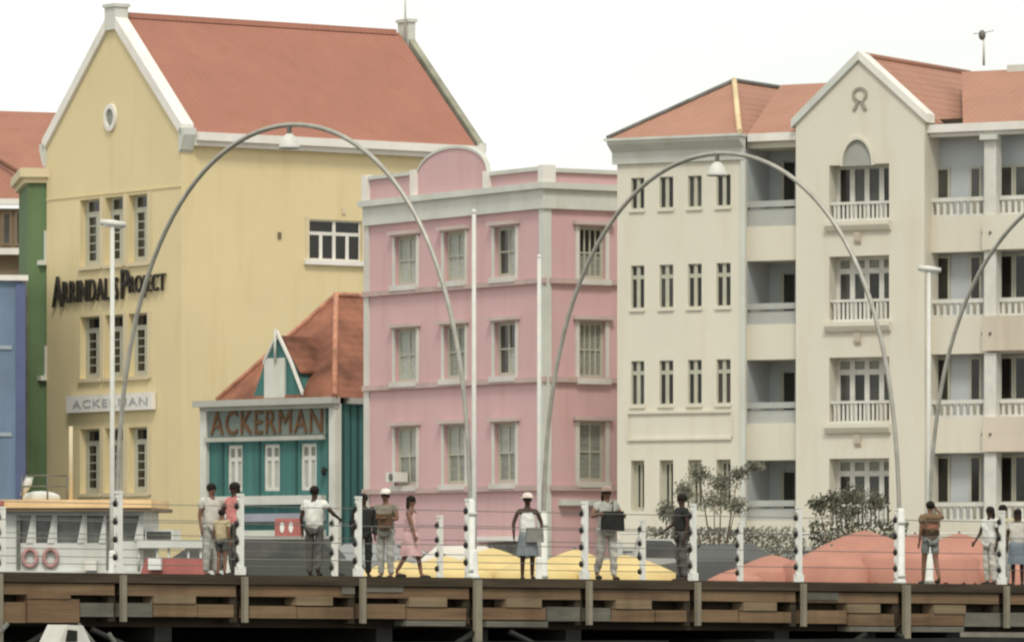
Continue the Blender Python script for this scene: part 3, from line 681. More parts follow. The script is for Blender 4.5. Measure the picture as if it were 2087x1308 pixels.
    m_ = MB(); m_.box(FD, d0+.05, FD.u(1985), -.9, -.3, zD+.07, zD+.26); m_.obj('roof_shadow_gap', M_dwod, T)  # solid dark strip; the shade of the roof gap is put into its colour
    # main roof of D
    zrD = CH+(HY-134)/FPX*F.P(FD.u(2087), -4.6, 0).y
    q = [FD.P(c1+1.1, .15, zD+.07), FD.P(uD1+.3, .15, zD+.07), FD.P(uD1+.3, -4.4, zrD), FD.P(um+1.0, -4.4, zrD)]
    m_ = MB(); m_.prism(q, [p-Vector((0, 0, .15)) for p in q]); m_.obj('roof', T_crm, T)
    p0 = FD.P(FD.u(2052, -4.2), -4.2, 0)
    m_ = MB(); ux = FD.u(2052, -4.2); m_.box(FD, ux, uD1+.3, -4.5, -4.2, zrD-.1, zrD+.12); m_.obj('ridge_cap', M_grey, T)
    pass
    return T, um, zga, FC
CB, _um, _zga, _FC = cream_building()

# thin masts
def mast(px, y0, y1, Y, label, head=False):
    p0, p1 = at(px, y0, Y), at(px, y1, Y); T = thing('roof_antenna' if head else 'flagpole', label, 'antenna' if head else 'mast', p0)
    m_ = MB(); m_.tube([p0, p1], [.045, .03], 6); m_.obj('pole', M_wsh, T)
    if head:
        m_ = MB(); m_.ell(p1+Vector((-.05, 0, -.12)), (.11, .11, .16)); m_.obj('receiver', M_strut, T)
        for s in (-1, 1):
            m_ = MB(); m_.tube([p1+Vector((0, 0, -.05)), p1+Vector((s*.3, .05, -.02+s*.05))], .02, 5); m_.obj('dipole', M_grey, T)
mast(2005, 134, 64, 179, 'thin antenna with a small dark receiver on the right hand cream roof ridge', True)
_bk = F1.P(-(-F1.u(95))/2, -F2.u(978)+.9, 0)
_p0 = at(826, 70, _bk.y); mast(826, 72, -60, _bk.y, 'thin pale mast rising beside the far chimney block of the yellow building')

# ------------------------------------------------------------------ LEFT BACKGROUND BUILDINGS
def left_buildings():
    F = fr_at(98, 221, 8)
    zt = F.z(80, 362); u0 = F.u(57)
    T = thing('green_building', 'narrow dark green facade between the blue house and the yellow building', 'building', F.P(u0/2, -3, GZ))
    m_ = MB(); m_.box(F, u0, 1.2, -6, 0, GZ, zt); m_.obj('wall', M_green, T)
    m_ = MB(); m_.box(F, F.u(40), 1.0, -6.2, .3, zt+.002, zt+.34); m_.box(F, u0-.15, 1.0, -6.1, .15, zt-.2, zt); m_.obj('cornice', M_yel2, T)
    m_ = MB(); m_.box(F, u0-.3, u0-.002, -.3, .05, GZ, F.z(57, 560)); m_.obj('corner_pipe', M_strut, T)
    F = fr_at(46, 216, 8); zt = F.z(20, 572); u0 = F.u(-40)
    T = thing('blue_house', 'dusty blue house wall cut by the left picture edge', 'house', F.P(u0/2, -3, GZ))
    m_ = MB(); m_.box(F, u0, 0, -5, 0, GZ, zt); m_.obj('wall', M_blue, T)
    for py in (708, 885):
        z = F.z(20, py); m_ = MB(); m_.box(F, u0, -.4, .002, .06, z-.07, z+.07); m_.obj('string_course', mat('pale_blue_trim', (.32, .37, .40), .85), T)
    m_ = MB(); m_.box(F, -.25, .1, -.1, .08, GZ, zt-.1); m_.obj('corner_strip', mat('deep_blue_trim', (.10, .125, .22), .85), T)
    m_ = MB(); m_.box(F, u0, .2, -5.1, .2, zt+.002, zt+.2); m_.obj('coping', M_wht, T)
    F = fr_at(110, 236, 6); u0 = F.u(-60)
    T = thing('brown_house', 'brown walled house with two stepped red roofs behind the blue house', 'house', F.P(u0/2, -4, GZ))
    zA, zB_ = F.z(0, 425), F.z(50, 335)
    m_ = MB(); m_.box(F, u0, 0, -6, 0, GZ, zA); m_.obj('wall', M_brw, T)
    m_ = MB(); q = [F.P(u0, .3, F.z(0, 410)), F.P(.3, .3, F.z(50, 410)), F.P(-.6, -3, F.z(40, 352, -3)), F.P(u0, -3, F.z(0, 318, -3))]; m_.prism(q, [p-Vector((0, 0, .15)) for p in q]); m_.obj('roof', T_left, T)
    m_ = MB(); q = [F.P(u0, -3.2, F.z(0, 350, -3.2)), F.P(.6, -3.2, F.z(50, 350, -3.2)), F.P(.6, -8, F.z(104, 230, -8)), F.P(u0, -8, F.z(0, 225, -8))]; m_.prism(q, [p-Vector((0, 0, .15)) for p in q]); m_.obj('roof', T_left, T)
    m_ = MB(); m_.tube([F.P(F.u(0), -2.6, F.z(0, 318)), F.P(F.u(58), -.4, F.z(58, 362))], .09, 6); m_.obj('verge', mat('dark_clay', (.17, .08, .045), .9), T)
    m_ = MB(); m_.box(F, u0, .05, .002, .35, F.z(30, 418), F.z(30, 406)); m_.obj('eave', M_wht, T)
    m_ = MB(); m_.box(F, u0, .05, .002, .5, F.z(30, 520), F.z(30, 507)); m_.obj('ledge', M_wht, T)
    for pa, pb in ((3, 24), (30, 50)):
        m_ = MB(); m_.box(F, F.u(pa), F.u(pb), .002, .06, F.z(20, 500), F.z(20, 430)); w_ = m_.obj('window', M_brw, T)
        m_ = MB(); m_.box(F, F.u(pa)+.1, F.u(pb)-.1, .062, .08, F.z(20, 495), F.z(20, 436)); m_.obj('pane', M_gls2, w_)
left_buildings()

# ------------------------------------------------------------------ BRIDGE
BTH = 36.0; BSK = 51.0; BD = Vector((math.cos(R(BTH)), math.sin(R(BTH)), 0)); BN = Vector((-math.sin(R(BSK)), math.cos(R(BSK)), 0))
B0 = Vector(((960-CX)/FPX*111, 111, 0))
_k = (237-CX)/FPX; BW = (_k*B0.y-B0.x)/(BN.x-_k*BN.y)
def s_at(px, off=0.):      # run along the bridge where a line at offset off (0 near, BW far) meets pixel column px
    k = (px-CX)/FPX; o = B0+BN*off; return (k*o.y-o.x)/(BD.x-k*BD.y)
_s0, _s1 = s_at(237), s_at(1834)
def zd(s):
    y0 = (B0+BD*_s0).y; y1 = (B0+BD*_s1).y; a = CH+(HY-1169)/FPX*y0; b = CH+(HY-1189)/FPX*y1
    return a+(b-a)*(s-_s0)/(_s1-_s0)
def BP(s, off, z): p = B0+BD*s+BN*off; return Vector((p.x, p.y, zd(s)+z))
PITCH = (s_at(1834)-0.)/4
print('pitch', PITCH, 'W', BW)
class BF:     # bridge frame: u along, d outwards (towards the camera), z relative to the deck
    @staticmethod
    def P(u, d, z): return BP(u, -d, z)
near_s = [i*PITCH for i in range(-5, 7)]
far_s = near_s
def bridge():
    T = thing('bridge', 'long timber sided pontoon bridge deck crossing the foreground', 'bridge', BP(0, BW/2, 0))
    a, b = near_s[0], near_s[-1]
    m_ = MB(); m_.box(BF, a, b, -BW-.4, .08, -.17, -.0); m_.obj('deck', M_asph, T)
    m_ = MB(); m_.box(BF, a, b, .082, .12, -.16, .012); m_.obj('edge_board', mat('brown_edge_board', (.062, .045, .027), .85, .3, 1.2, .4, 10, stretch=(.35, .35, 5)), T)
    m_ = MB(); m_.box(BF, a, b, -BW, -.28, -.95, -.172); m_.obj('under_beam', M_dwod, T)
    rnd = random.Random(11); mats = [M_wod, M_wod, M_wod2, M_wod, M_wod2]
    special_low = {}
    slots = [(15,50),(140,225),(240,305),(395,475),(520,595),(675,720),(735,825),(910,945),(995,1022),(1105,1180),(1195,1245),(1325,1400),(1440,1505),(1580,1612),(1630,1718),(1790,1820),(1870,1895),(1965,2035)]
    for i in range(len(near_s)-1):
        s0, s1 = near_s[i]+.16, near_s[i+1]-.10
        # upper beam in two or three planks
        cuts = [s0, s1]
        for c0, c1 in zip(cuts, cuts[1:]):
            mm = rnd.choice(mats); jz = rnd.uniform(-.006, .006)
            if i in (3+1, ) and False: mm = M_wodg
            m_ = MB(); m_.box(BF, c0+.008, c1-.008, -.22, .06+rnd.uniform(-.01, .01), -.385+jz, -.185+jz); m_.obj('plank', mm, T)
    def pl(pa, pb, ya, yb, mm, d0=-.22, d1=.05):
        sa, sb = s_at(pa), s_at(pb); f = 111/FPX
        yy = lambda px: 1169+(px-237)/(1834-237)*20
        zc = (B0+BD*((sa+sb)/2)).y/FPX; base = yy((pa+pb)/2)
        m_ = MB(); m_.box(BF, sa, sb, d0, d1, -(yb-base)*zc, -(ya-base)*zc); m_.obj('plank', mm, T)
    # lower planks (pixel columns of the photo give the joints along the beam)
    low = [(-60, 48, 1226, 1268, M_wod), (52, 158, 1220, 1268, M_wod2), (160, 227, 1228, 1256, M_wodg), (242, 306, 1228, 1256, M_wodg), (309, 398, 1230, 1256, M_wod), (400, 472, 1231, 1257, M_wod),
           (505, 600, 1234, 1259, M_wod), (602, 716, 1236, 1260, M_wod), (735, 822, 1230, 1260, M_wod), (825, 946, 1238, 1262, M_wod2), (978, 1108, 1238, 1262, M_wod2), (1112, 1178, 1236, 1265, M_wodg), (1196, 1240, 1238, 1265, M_wodg),
           (1243, 1330, 1242, 1266, M_wod), (1333, 1395, 1243, 1266, M_wod), (1425, 1500, 1242, 1267, M_wod), (1503, 1608, 1246, 1268, M_wod), (1630, 1722, 1243, 1270, M_wod), (1725, 1818, 1250, 1274, M_wod), (1850, 1960, 1250, 1274, M_wod2),
           (1962, 2034, 1248, 1276, M_wodg), (2052, 2130, 1248, 1276, M_wodg), (2134, 2260, 1250, 1276, M_wod)]
    for q in low: pl(*q)
    # pale spacer blocks in the slot
    for pa, pb, ya, yb, mm in [(50, 138, 1206, 1219, M_wod2), (308, 393, 1212, 1229, M_wod3), (598, 672, 1214, 1233, M_wod3), (828, 905, 1216, 1236, M_wod3), (1026, 1098, 1218, 1237, M_wod3), (1250, 1322, 1222, 1240, M_wod3),
                   (1510, 1577, 1226, 1244, M_wod3), (1722, 1788, 1230, 1248, M_wod3), (1898, 1962, 1232, 1250, M_wod3)]:
        pl(pa, pb, ya, yb, mm, -.22, .075)
    # pale lower lips
    for pa, pb, ya, yb in [(822, 942, 1264, 1275), (985, 1110, 1265, 1277), (1725, 1818, 1276, 1286), (1852, 1958, 1276, 1287)]: pl(pa, pb, ya, yb, M_wodg, -.22, .08)
    # painted patches on the upper beam
    for pa, pb, ya, yb in [(738, 815, 1186, 1206), (1638, 1702, 1206, 1222), (690, 716, 1190, 1210)]: pl(pa, pb, ya, yb, M_wodg, .072, .085)
    # vertical hangers below each post
    for s in near_s:
        arch = abs((s/PITCH) % 4) < .01 or abs((s/PITCH) % 4-4) < .01
        m_ = MB(); r = .045; zb = -.86 if not arch else -1.9
        m_.box(BF, s-r*(1.6 if arch else 1), s+r*(1.6 if arch else 1), .122, .20, zb, -.02); m_.obj('hanger_post', mat('buff_steel', (.24, .215, .155), .6, .1, 2, stain=.2), T)
        m_ = MB(); m_.box(BF, s-.2, s-.06, -.2, .03, -.86, -.18); m_.obj('gap_board', M_dwod, T)
    return T
bridge()

def pontoons():
    lab = ['first', 'second', 'third', 'fourth']
    for i, s in enumerate([-8.9, 0.4, 9.9]):
        c = BP(s, BW/2, 0); T = thing('pontoon', ['black tarred pontoon hull under the left end of the bridge', 'black tarred pontoon hull under the middle of the bridge', 'black tarred pontoon hull under the right end of the bridge'][i], 'pontoon', (c.x, c.y, 0), 'pontoons carrying the bridge')
        m_ = MB(); w_ = 3.7
        A = [BP(s-w_, -1.5 if False else -.6, 0), BP(s+w_, -.6, 0), BP(s+w_, BW+.5, 0), BP(s-w_, BW+.5, 0)]
        zb, zt = -.4, CH-1.22
        m_.hexa([Vector((p.x, p.y, zb)) for p in A]+[Vector((p.x, p.y, zt)) for p in A]); m_.obj('hull', M_hull, T)
        for k in (-2.2, 0, 2.2):
            m_ = MB(); m_.box(BF, s+k-.18, s+k+.18, -BW+.3, -.2, -1.22, -.952); m_.obj('cross_beam', M_hull, T)
        for k in (-1, 1):
            a, b = BP(s+k*.4, -.1, -1.0), BP(s+k*2.6, -.45, -2.0); m_ = MB(); m_.tube([a, b], .06, 6); m_.obj('brace', M_hull, T)
pontoons()
def white_housing():
    s = s_at(122, -.7); T = thing('anchor_housing', 'white tapered steel housing with a dark opening below the left bridge beam', 'housing', BP(s, -.7, -2))
    F = BF
    m_ = MB(); Q = lambda px, py, off=-.75: (s_at(px, off), (HY-py)/FPX*(B0+BD*s_at(px, off)+BN*off).y+CH-zd(s_at(px, off)))
    m_.pz(F, [Q(78, 1335), Q(168, 1335), Q(140, 1274), Q(108, 1272)], .62, 1.1); m_.obj('shell', M_wsh, T)
    m_ = MB(); m_.pz(F, [Q(104, 1306), Q(126, 1306), Q(126, 1284), Q(108, 1282)], 1.102, 1.13); m_.obj('opening', M_hull, T)
    for a, b in (((28, 1270), (-30, 1335)), ((172, 1272), (222, 1335)), ((234, 1290), (262, 1335))):
        m_ = MB(); q = [Q(*a), Q(*b)]; m_.tube([F.P(q[0][0], .6, q[0][1]), F.P(q[1][0], .6, q[1][1])], .045, 6); m_.obj('stay', M_strut, T)
white_housing()

def railing(side):
    off = 0 if side == 0 else BW
    T = thing('railing', ['near side railing of white posts with black knobs and thin cables along the bridge', 'far side railing of shorter looking white posts behind the people on the bridge'][side], 'railing', BP(0, off, 0), 'railings of the bridge')
    H = 1.50 if side == 0 else 1.38
    for i, s in enumerate(near_s):
        if side == 1:
            if abs((s/PITCH) % 4) < .01: pass
        x0, x1 = s-.01, s+.075
        m_ = MB(); d = .06 if side == 0 else -.0; isarch = abs((s/PITCH) % 4) < .01 or abs((s/PITCH) % 4-4) < .01
        if isarch and side == 0: x0 = s-.12; x1 = s-.10
        m_.box(BF, x0, x1, -off+d-.07, -off+d, 0, H-.05); m_.box(BF, x0-.02, x1-.0, -off+d-.075, -off+d+.005, H-.05, H)
        if side == 0 and not isarch: m_.box(BF, x0-.04, x1+.03, -off+d-.09, -off+d+.012, -.02, .16)
        n = 4; zz = [H*(.20+.215*k) for k in range(n)]
        # scalloped web between the knobs
        for k in range(n+1):
            a = zz[k-1] if k else 0.; b = zz[k] if k < n else H-.02
            m_.pz(BF, [(x0, a+.05), (x0-.04, a+.12), (x0-.04, b-.10), (x0, b-.04)], -off+d-.05, -off+d-.02)
        p = m_.obj('post', M_pst, T)
        for k in range(n):
            m_ = MB(); c = BP(s-(.06 if not (isarch and side == 0) else .15), off-d+.035, zz[k]); m_.ell(c, (.045, .045, .062), 8, 6); m_.obj('knob', M_knob, p)
        if side == 0:
            pass
    for k in range(4):
        z = H*(.20+.215*k); m_ = MB(); d = .06 if side == 0 else 0
        m_.tube([BP(near_s[0], off-d+.035, z), BP(near_s[-1], off-d+.035, z)], .008, 5); m_.obj('cable', M_cab, T)
railing(1); railing(0)

# arches: from the far edge to the near edge, square to the bridge
def arch(s, label):
    T = thing('lamp_arch', label, 'arch', BP(s, BW/2, 0), 'tubular arches over the bridge')
    W = BW+.0; H = 8.76; N = 56; pts = []
    zoff = 0
    for i in range(N+1):
        t = math.pi*i/N; c = math.cos(t)
        x = .5-.5*(abs(c)**1.0)*(1 if c > 0 else -1)
        z = math.sin(t)**.71*H
        # widest near the deck, legs almost upright low down
        pts.append(BP(s, W*x-(.42 if i == 0 else 0)*0, z))
    m_ = MB(); m_.tube(pts, .047, 10); m_.obj('tube', M_met, T)
    for o_ in (0, BW):
        b = BP(s, o_, 0); m_ = MB(); m_.lathe(b, [(.13, 0), (.13, .05), (.10, .10), (.10, 1.45), (.065, 1.5)], 12); m_.obj('foot_sleeve', M_pst, T)
        for z in (1.18, .12): m_ = MB(); m_.lathe(b+Vector((0, 0, z)), [(.115, 0), (.115, .07)], 12); m_.obj('clamp', M_grey, T)
    c = BP(s, BW/2, H)
    m_ = MB(); m_.lathe(c, [(.045, -.02), (.045, -.24)], 8); m_.obj('hanger', M_strut, T)
    m_ = MB(); m_.lathe(c, [(.05, -.17), (.10, -.21), (.15, -.27), (.205, -.42), (.21, -.46), (.19, -.46), (.13, -.28), (.04, -.2)], 20); sh = m_.obj('lamp_shade', M_wsh, T)
    m_ = MB(); m_.ell(c+Vector((0, 0, -.36)), (.08, .08, .1)); m_.obj('bulb', M_lens, sh)
arch(0, 'tubular arch with white lamp in front of the yellow building roof')
arch(4*PITCH, 'tubular arch with white lamp in front of the cream building')
arch(8*PITCH, 'tubular arch of which only the rising left leg shows at the right edge')

def lamp_post(px, off, ytop, label, head=True):
    s = s_at(px, off); b = BP(s, off, 0); p = B0+BD*s+BN*off; H = (HY-ytop)/FPX*p.y+CH-zd(s)
    T = thing('lamp_post', label, 'street lamp', b, 'straight lamp posts on the bridge')
    r = .055 if off > 1 else .05
    m_ = MB(); m_.tube([b, b+Vector((0, 0, H*.25)), b+Vector((0, 0, H-.05))], [r*1.1, r*.95, r*.8], 10); m_.obj('pole', M_pole, T)
    m_ = MB(); m_.lathe(b, [(.12, 0), (.12, .04), (.08, .09), (.07, .5), (.06, .55)], 12); m_.obj('base_sleeve', M_pst, T)
    if not head:
        m_ = MB(); m_.ell(b+Vector((0, 0, H-.04)), (.05, .05, .06)); m_.obj('cap', M_wsh, T); return
    a = b+Vector((-.24, -.05, H+.02)); c = b+Vector((.26, .05, H-.03)); m_ = MB(); m_.tube([a, (a+c)/2, c], [.055, .075, .055], 8); h = m_.obj('lamp_head', M_wsh, T)
    m_ = MB(); m_.tube([a+Vector((.06, 0, -.06)), c+Vector((-.06, 0, -.06))], .03, 6); m_.obj('lens', M_lens, h)
lamp_post(229, BW, 455, 'tall white lamp post with a flat T head in front of the yellow gable windows')
lamp_post(966, -.05, 428, 'tall white lamp post standing against the pink building at a near arch foot', False)
lamp_post(1099, BW, 520, 'white lamp post rising along the white corner of the pink building', False)
lamp_post(1893, BW, 548, 'white lamp post with a flat T head in front of the right cream balconies')

# ------------------------------------------------------------------ PEOPLE
def skin_mesh(joints, edges, radii, root=0, sub=2):
    me = bpy.data.meshes.new('sk'); me.from_pydata(joints, edges, []); o = bpy.data.objects.new('sk', me); C.objects.link(o)
    md = o.modifiers.new('skin', 'SKIN'); md.use_smooth_shade = True
    if not me.skin_vertices: raise RuntimeError('no skin layer')
    for i, r in enumerate(radii):
        v = me.skin_vertices[0].data[i]; v.radius = r if isinstance(r, tuple) else (r, r); v.use_root = (i == root)
    sb = o.modifiers.new('sub', 'SUBSURF'); sb.levels = sub; sb.render_levels = sub
    dg = bpy.context.evaluated_depsgraph_get(); dg.update()
    ev = o.evaluated_get(dg); out = bpy.data.meshes.new_from_object(ev)
    C.objects.unlink(o); bpy.data.objects.remove(o)
    v = [tuple(p.co) for p in out.vertices]; f = [list(p.vertices) for p in out.polygons]
    bpy.data.meshes.remove(out)
    return v, f
SKIN = [mat('skin_brown', (.19, .10, .06), .6, .1, 6), mat('skin_dark', (.055, .03, .02), .6, .1, 6), mat('skin_tan', (.32, .18, .11), .6, .1, 6)]
def cloth(name, c): return mat('cloth_'+name, c, .9, .14, 5, .3, 18)
def person(px, off, H, face, label, skin=0, top=None, top_len='short', bottom=None, bot='trousers', hair=(.012, .009, .007), hat=None, pose=None, extra=None, shoes=(.02, .02, .02), longhair=False):
    """px picture column, off distance from the near edge, face heading in degrees (0 = towards the camera)"""
    P_ = dict(armL=(.16, .02), armR=(.14, -.03), elL=(0, .03, -.28), elR=(0, .03, -.28), faL=(0, -.07, -.25), faR=(0, -.07, -.25), step=.0, lean=0., kneeb=0.)
    if pose: P_.update(pose)
    s = s_at(px, off); base = BP(s, off, 0); k = H/1.72
    T = thing('person', label, 'person', base, None); T.rotation_euler = (0, 0, R(face)); T.scale = (k, k, k)
    T['wpos'] = [0, 0, 0]
    st = P_['step']; ln = P_['lean']
    # front is -Y
    J = {}; rad = {}
    def j(n, p, r): J[n] = p; rad[n] = r
    sh = -ln
    j('pel', (0, 0, .95), (.135, .10)); j('spi', (0, sh*.3, 1.12), (.115, .088)); j('che', (0, sh*.7, 1.32), (.150, .10)); j('nkb', (0, sh, 1.45), (.07, .062)); j('nek', (0, sh*1.05, 1.51), .05)
    j('hd1', (0, sh*1.1-.012, 1.575), (.064, .078)); j('hd2', (0, sh*1.15-.01, 1.645), (.074, .09)); j('hd3', (0, sh*1.15, 1.70), (.055, .065))
    for n, sg in (('L', 1), ('R', -1)):
        a = (sg*.185, sh*.95, 1.41); el = P_['el'+n]; fa = P_['fa'+n]
        e = (a[0]+sg*.045+el[0], a[1]+el[1], a[2]+el[2]); w_ = (e[0]+fa[0], e[1]+fa[1], e[2]+fa[2])
        l = math.sqrt(sum(c*c for c in fa)); f = [c/l for c in fa]; hd = (w_[0]+f[0]*.07, w_[1]+f[1]*.07, w_[2]+f[2]*.07)
        j('sh'+n, a, .055); j('el'+n, e, .040); j('wr'+n, w_, .026); j('ha'+n, hd, (.034, .020))
        q = sg*st
        j('hp'+n, (sg*.095, 0, .90), .088); j('kn'+n, (sg*.10, -q*.45-.02-P_['kneeb'], .50), .058); j('an'+n, (sg*.10, -q*1.0+.03+(.05 if q < 0 else 0), .085+(.05 if q < 0 else 0)), .038); j('ft'+n, (sg*.115, -q*1.0-.12, .04+(.0 if q < 0 else 0)), .034)
    names = list(J); ix = {n: i for i, n in enumerate(names)}
    E = [('pel','spi'), ('spi','che'), ('che','nkb'), ('nkb','nek'), ('nek','hd1'), ('hd1','hd2'), ('hd2','hd3')]
    for n in 'LR': E += [('che','sh'+n), ('sh'+n,'el'+n), ('el'+n,'wr'+n), ('wr'+n,'ha'+n), ('pel','hp'+n), ('hp'+n,'kn'+n), ('kn'+n,'an'+n), ('an'+n,'ft'+n)]
    v, f = skin_mesh([J[n] for n in names], [(ix[a], ix[b]) for a, b in E], [rad[n] for n in names])
    mb = MB(); mb.v = v; mb.f = f; mb.sm = [True]*len(f)
    # fingers, nose, ears joined into the body
    for n, sg in (('L', 1), ('R', -1)):
        w_ = Vector(J['wr'+n]); h = Vector(J['ha'+n]); d = (h-w_).normalized(); side = Vector((0, 1, 0)) if abs(d.y) < .8 else Vector((0, 0, 1)); side = (side-d*side.dot(d)).normalized(); nr = d.cross(side)
        for q, L in ((-.026, .062), (-.009, .076), (.009, .080), (.026, .070)):
            a = h-d*.012+side*q; mb.tube([a, a+d*L*.55+nr*.004, a+d*L*.95-nr*.012*-sg], [.0095, .009, .006], 5)
        a = w_+d*.03-side*.028; mb.tube([a, a+d*.035-side*.028, a+d*.065-side*.034], [.011, .010, .007], 5)
    hx = J['hd2']; mb.ell((0, hx[1]-.088, 1.605), (.013, .02, .02), 6, 4)
    for sg in (-1, 1): mb.ell((sg*.078, hx[1]+.01, 1.615), (.010, .018, .028), 6, 4)
    mb.obj('body', SKIN[skin], T)
    fm = MB()
    for sg in (-1, 1): fm.ell((sg*.029, hx[1]-.083, 1.632), (.012, .008, .007), 6, 4)
    fm.obj('eyes', mat('eye_dark', (.02, .015, .012), .3), T)
    fm = MB(); fm.ell((0, hx[1]-.078, 1.562), (.026, .010, .007), 6, 4); fm.obj('mouth', mat('lip', (.12, .04, .035), .5), T)
    # top
    def garment(names_, edges_, add, name, m):
        ii = {n: i for i, n in enumerate(names_)}
        r = []
        for n in names_:
            q = rad[n] if isinstance(rad[n], tuple) else (rad[n], rad[n]); ad = add.get(n, .026); r.append((q[0]+ad, q[1]+ad))
        v, f = skin_mesh([J[n] for n in names_], [(ii[a], ii[b]) for a, b in edges_], r)
        ph = random.random()*6
        g = MB(); g.v = [(x*(1+.07*math.sin(z*31+y*17+ph)*math.sin(x*23+z*9+ph)), y*(1+.12*math.sin(z*37+x*21+ph)), z+.008*math.sin(x*40+ph)) for x, y, z in v]; g.f = f; g.sm = [True]*len(f); return g.obj(name, m, T)
    if top:
        J['elL_'] = tuple((a*.45+b*.55) for a, b in zip(J['shL'], J['elL'])); J['elR_'] = tuple((a*.45+b*.55) for a, b in zip(J['shR'], J['elR'])); rad['elL_'] = rad['elR_'] = .046
        nm = ['pel', 'spi', 'che', 'nkb']; ed = [('pel','spi'), ('spi','che'), ('che','nkb')]
        for n in 'LR':
            if top_len == 'long': nm += ['sh'+n, 'el'+n, 'wr'+n]; ed += [('che','sh'+n), ('sh'+n,'el'+n), ('el'+n,'wr'+n)]
            elif top_len == 'short': nm += ['sh'+n, 'el'+n+'_']; ed += [('che','sh'+n), ('sh'+n,'el'+n+'_')]
        sv = J['nkb'], J['pel']; J['nkb'] = (0, sh*.95, 1.43); J['pel'] = (0, 0, .86)
        garment(nm, ed, {'pel': .062, 'spi': .062, 'nkb': .0, 'che': .034}, 'shirt', cloth(*top)); J['nkb'], J['pel'] = sv
    if bottom and bot in ('trousers', 'shorts'):
        nm = ['pel']; ed = []
        for n in 'LR':
            if bot == 'shorts':
                J['kn_'+n] = tuple((a*.30+b*.70) for a, b in zip(J['hp'+n], J['kn'+n])); rad['kn_'+n] = .068
                nm += ['hp'+n, 'kn_'+n]; ed += [('pel','hp'+n), ('hp'+n,'kn_'+n)]
            else: nm += ['hp'+n, 'kn'+n, 'an'+n]; ed += [('pel','hp'+n), ('hp'+n,'kn'+n), ('kn'+n,'an'+n)]
        garment(nm, ed, {'pel': .002, 'hpL': .010, 'hpR': .010, 'anL': .022, 'anR': .022}, 'trousers' if bot == 'trousers' else 'shorts', cloth(*bottom))
    elif bottom:      # skirt or dress
        L = {'skirt': .50, 'long_skirt': .22, 'dress': .48}[bot]; z1 = 1.02 if bot != 'dress' else 1.02; seg = 20; g = MB(); n0 = 6
        prof = []
        for q in range(n0):
            t = q/(n0-1); z = z1-(z1-L)*t; rx = .155+.075*t**.7; ry = .125+.085*t**.7+abs(st)*.25*t
            prof.append((rx, ry, z))
        for rx, ry, z in prof:
            for i in range(seg): a = 2*math.pi*i/seg; wv = 1+.05*math.sin(a*6)*((z1-z)/(z1-L)); g.v.append((rx*math.cos(a)*wv, ry*math.sin(a)*wv, z))
        for q in range(n0-1):
            for i in range(seg): a = q*seg+i; b = q*seg+(i+1) % seg; g.f.append([a, b, b+seg, a+seg]); g.sm.append(True)
        g.f.append(list(range(seg))); g.sm.append(False); g.obj('skirt', cloth(*bottom), T)
    for n, sg in (('L', 1), ('R', -1)):
        a = J['an'+n]; b = J['ft'+n]; g = MB(); g.ell(((a[0]+b[0])/2, (a[1]+b[1])/2-.01, max(.03, (a[2]+b[2])/2-.02)), (.048, .135, .042), 10, 6); g.obj('shoe', cloth('shoe%d' % int(shoes[0]*100), shoes), T)
    hc = (0, hx[1]+.015, 1.66)
    if hair: g = MB(); g.ell(hc, (.094, .108, .09), 12, 8)
    if hair and longhair: g.ell((0, hc[1]+.055, 1.55), (.085, .05, .15), 10, 8)
    if hair: g.obj('hair', cloth('hair%d' % int(hair[0]*1000), hair), T)
    if hat:
        g = MB(); g.lathe((0, hx[1], 1.67), [(.10, -.01), (.104, .03), (.09, .075), (.05, .10), (.0, .105)], 14)
        g.pz(Fr(0, hx[1], 0), [(-.075, 1.672), (.075, 1.672), (.07, 1.682), (-.07, 1.682)], .06, .19) if hat[0] == 'cap' else g.lathe((0, hx[1], 1.67), [(.17, -.005), (.17, .005), (.09, .012)], 14)
        g.obj('hat', cloth('hat_'+hat[1][0], hat[1][1]), T)
    if extra: extra(T)
    return T
def bag(T, c, r, m, z=.9, x=-.2, y=-.1, strap=True):
    g = MB(); F = Fr(x, y, 0); g.pz(F, [(-r*.5, z-r*.42), (r*.5, z-r*.42), (r*.46, z+r*.40), (-r*.46, z+r*.40)], -.06, .06)
    b = g.obj('bag', cloth(*m), T)
    if strap: g = MB(); g.tube([(x, y, z+r*.4), (x*.6, y-.03, z+.35), (x*.2, y*.2-.1, 1.42)], .012, 5); g.obj('strap', cloth(*m), b)
white = ('white', (.66, .66, .60)); offw = ('offwhite', (.52, .50, .44)); black = ('black', (.02, .02, .018)); dgrey = ('darkgrey', (.09, .09, .08)); mgrey = ('midgrey', (.22, .225, .20)); lgrey = ('lightgrey', (.38, .38, .34))
beige = ('beige', (.46, .39, .23)); brown = ('brown', (.11, .065, .035)); pinkc = ('pink', (.56, .36, .35)); bluegrey = ('bluegrey', (.19, .215, .225)); orange = ('rust', (.30, .13, .08)); rose = ('rose', (.58, .22, .2))
person(431, 4.6, 1.78, 30, 'person with dark hair and pale grey shirt, leftmost of the group of three', 0, offw, 'short', lgrey, pose=dict(elL=(.05, -.1, -.22), faL=(0, -.2, .05)))
person(478, 4.2, 1.80, -60, 'person with dark hair in a pink and white top behind the near white post', 1, rose, 'short', dgrey, pose=dict(elR=(-.05, -.15, -.2), faR=(-.1, -.16, .12)), longhair=True)
person(452, 2.2, 1.24, 150, 'child with black hair in a loose beige shirt on the bridge, turned away', 0, beige, 'short', dgrey, 'shorts')
person(641, 3.2, 1.74, 165, 'man in a loose white shirt and dark trousers seen from behind, right arm out', 1, white, 'short', dgrey, 'trousers', pose=dict(elL=(.03, 0, -.27), elR=(-.13, -.04, -.2), faR=(-.05, -.18, -.08), step=.05))
person(741, 2.6, 1.60, 10, 'person all in black right behind the near white post by the teal shop', 1, black, 'long', black)
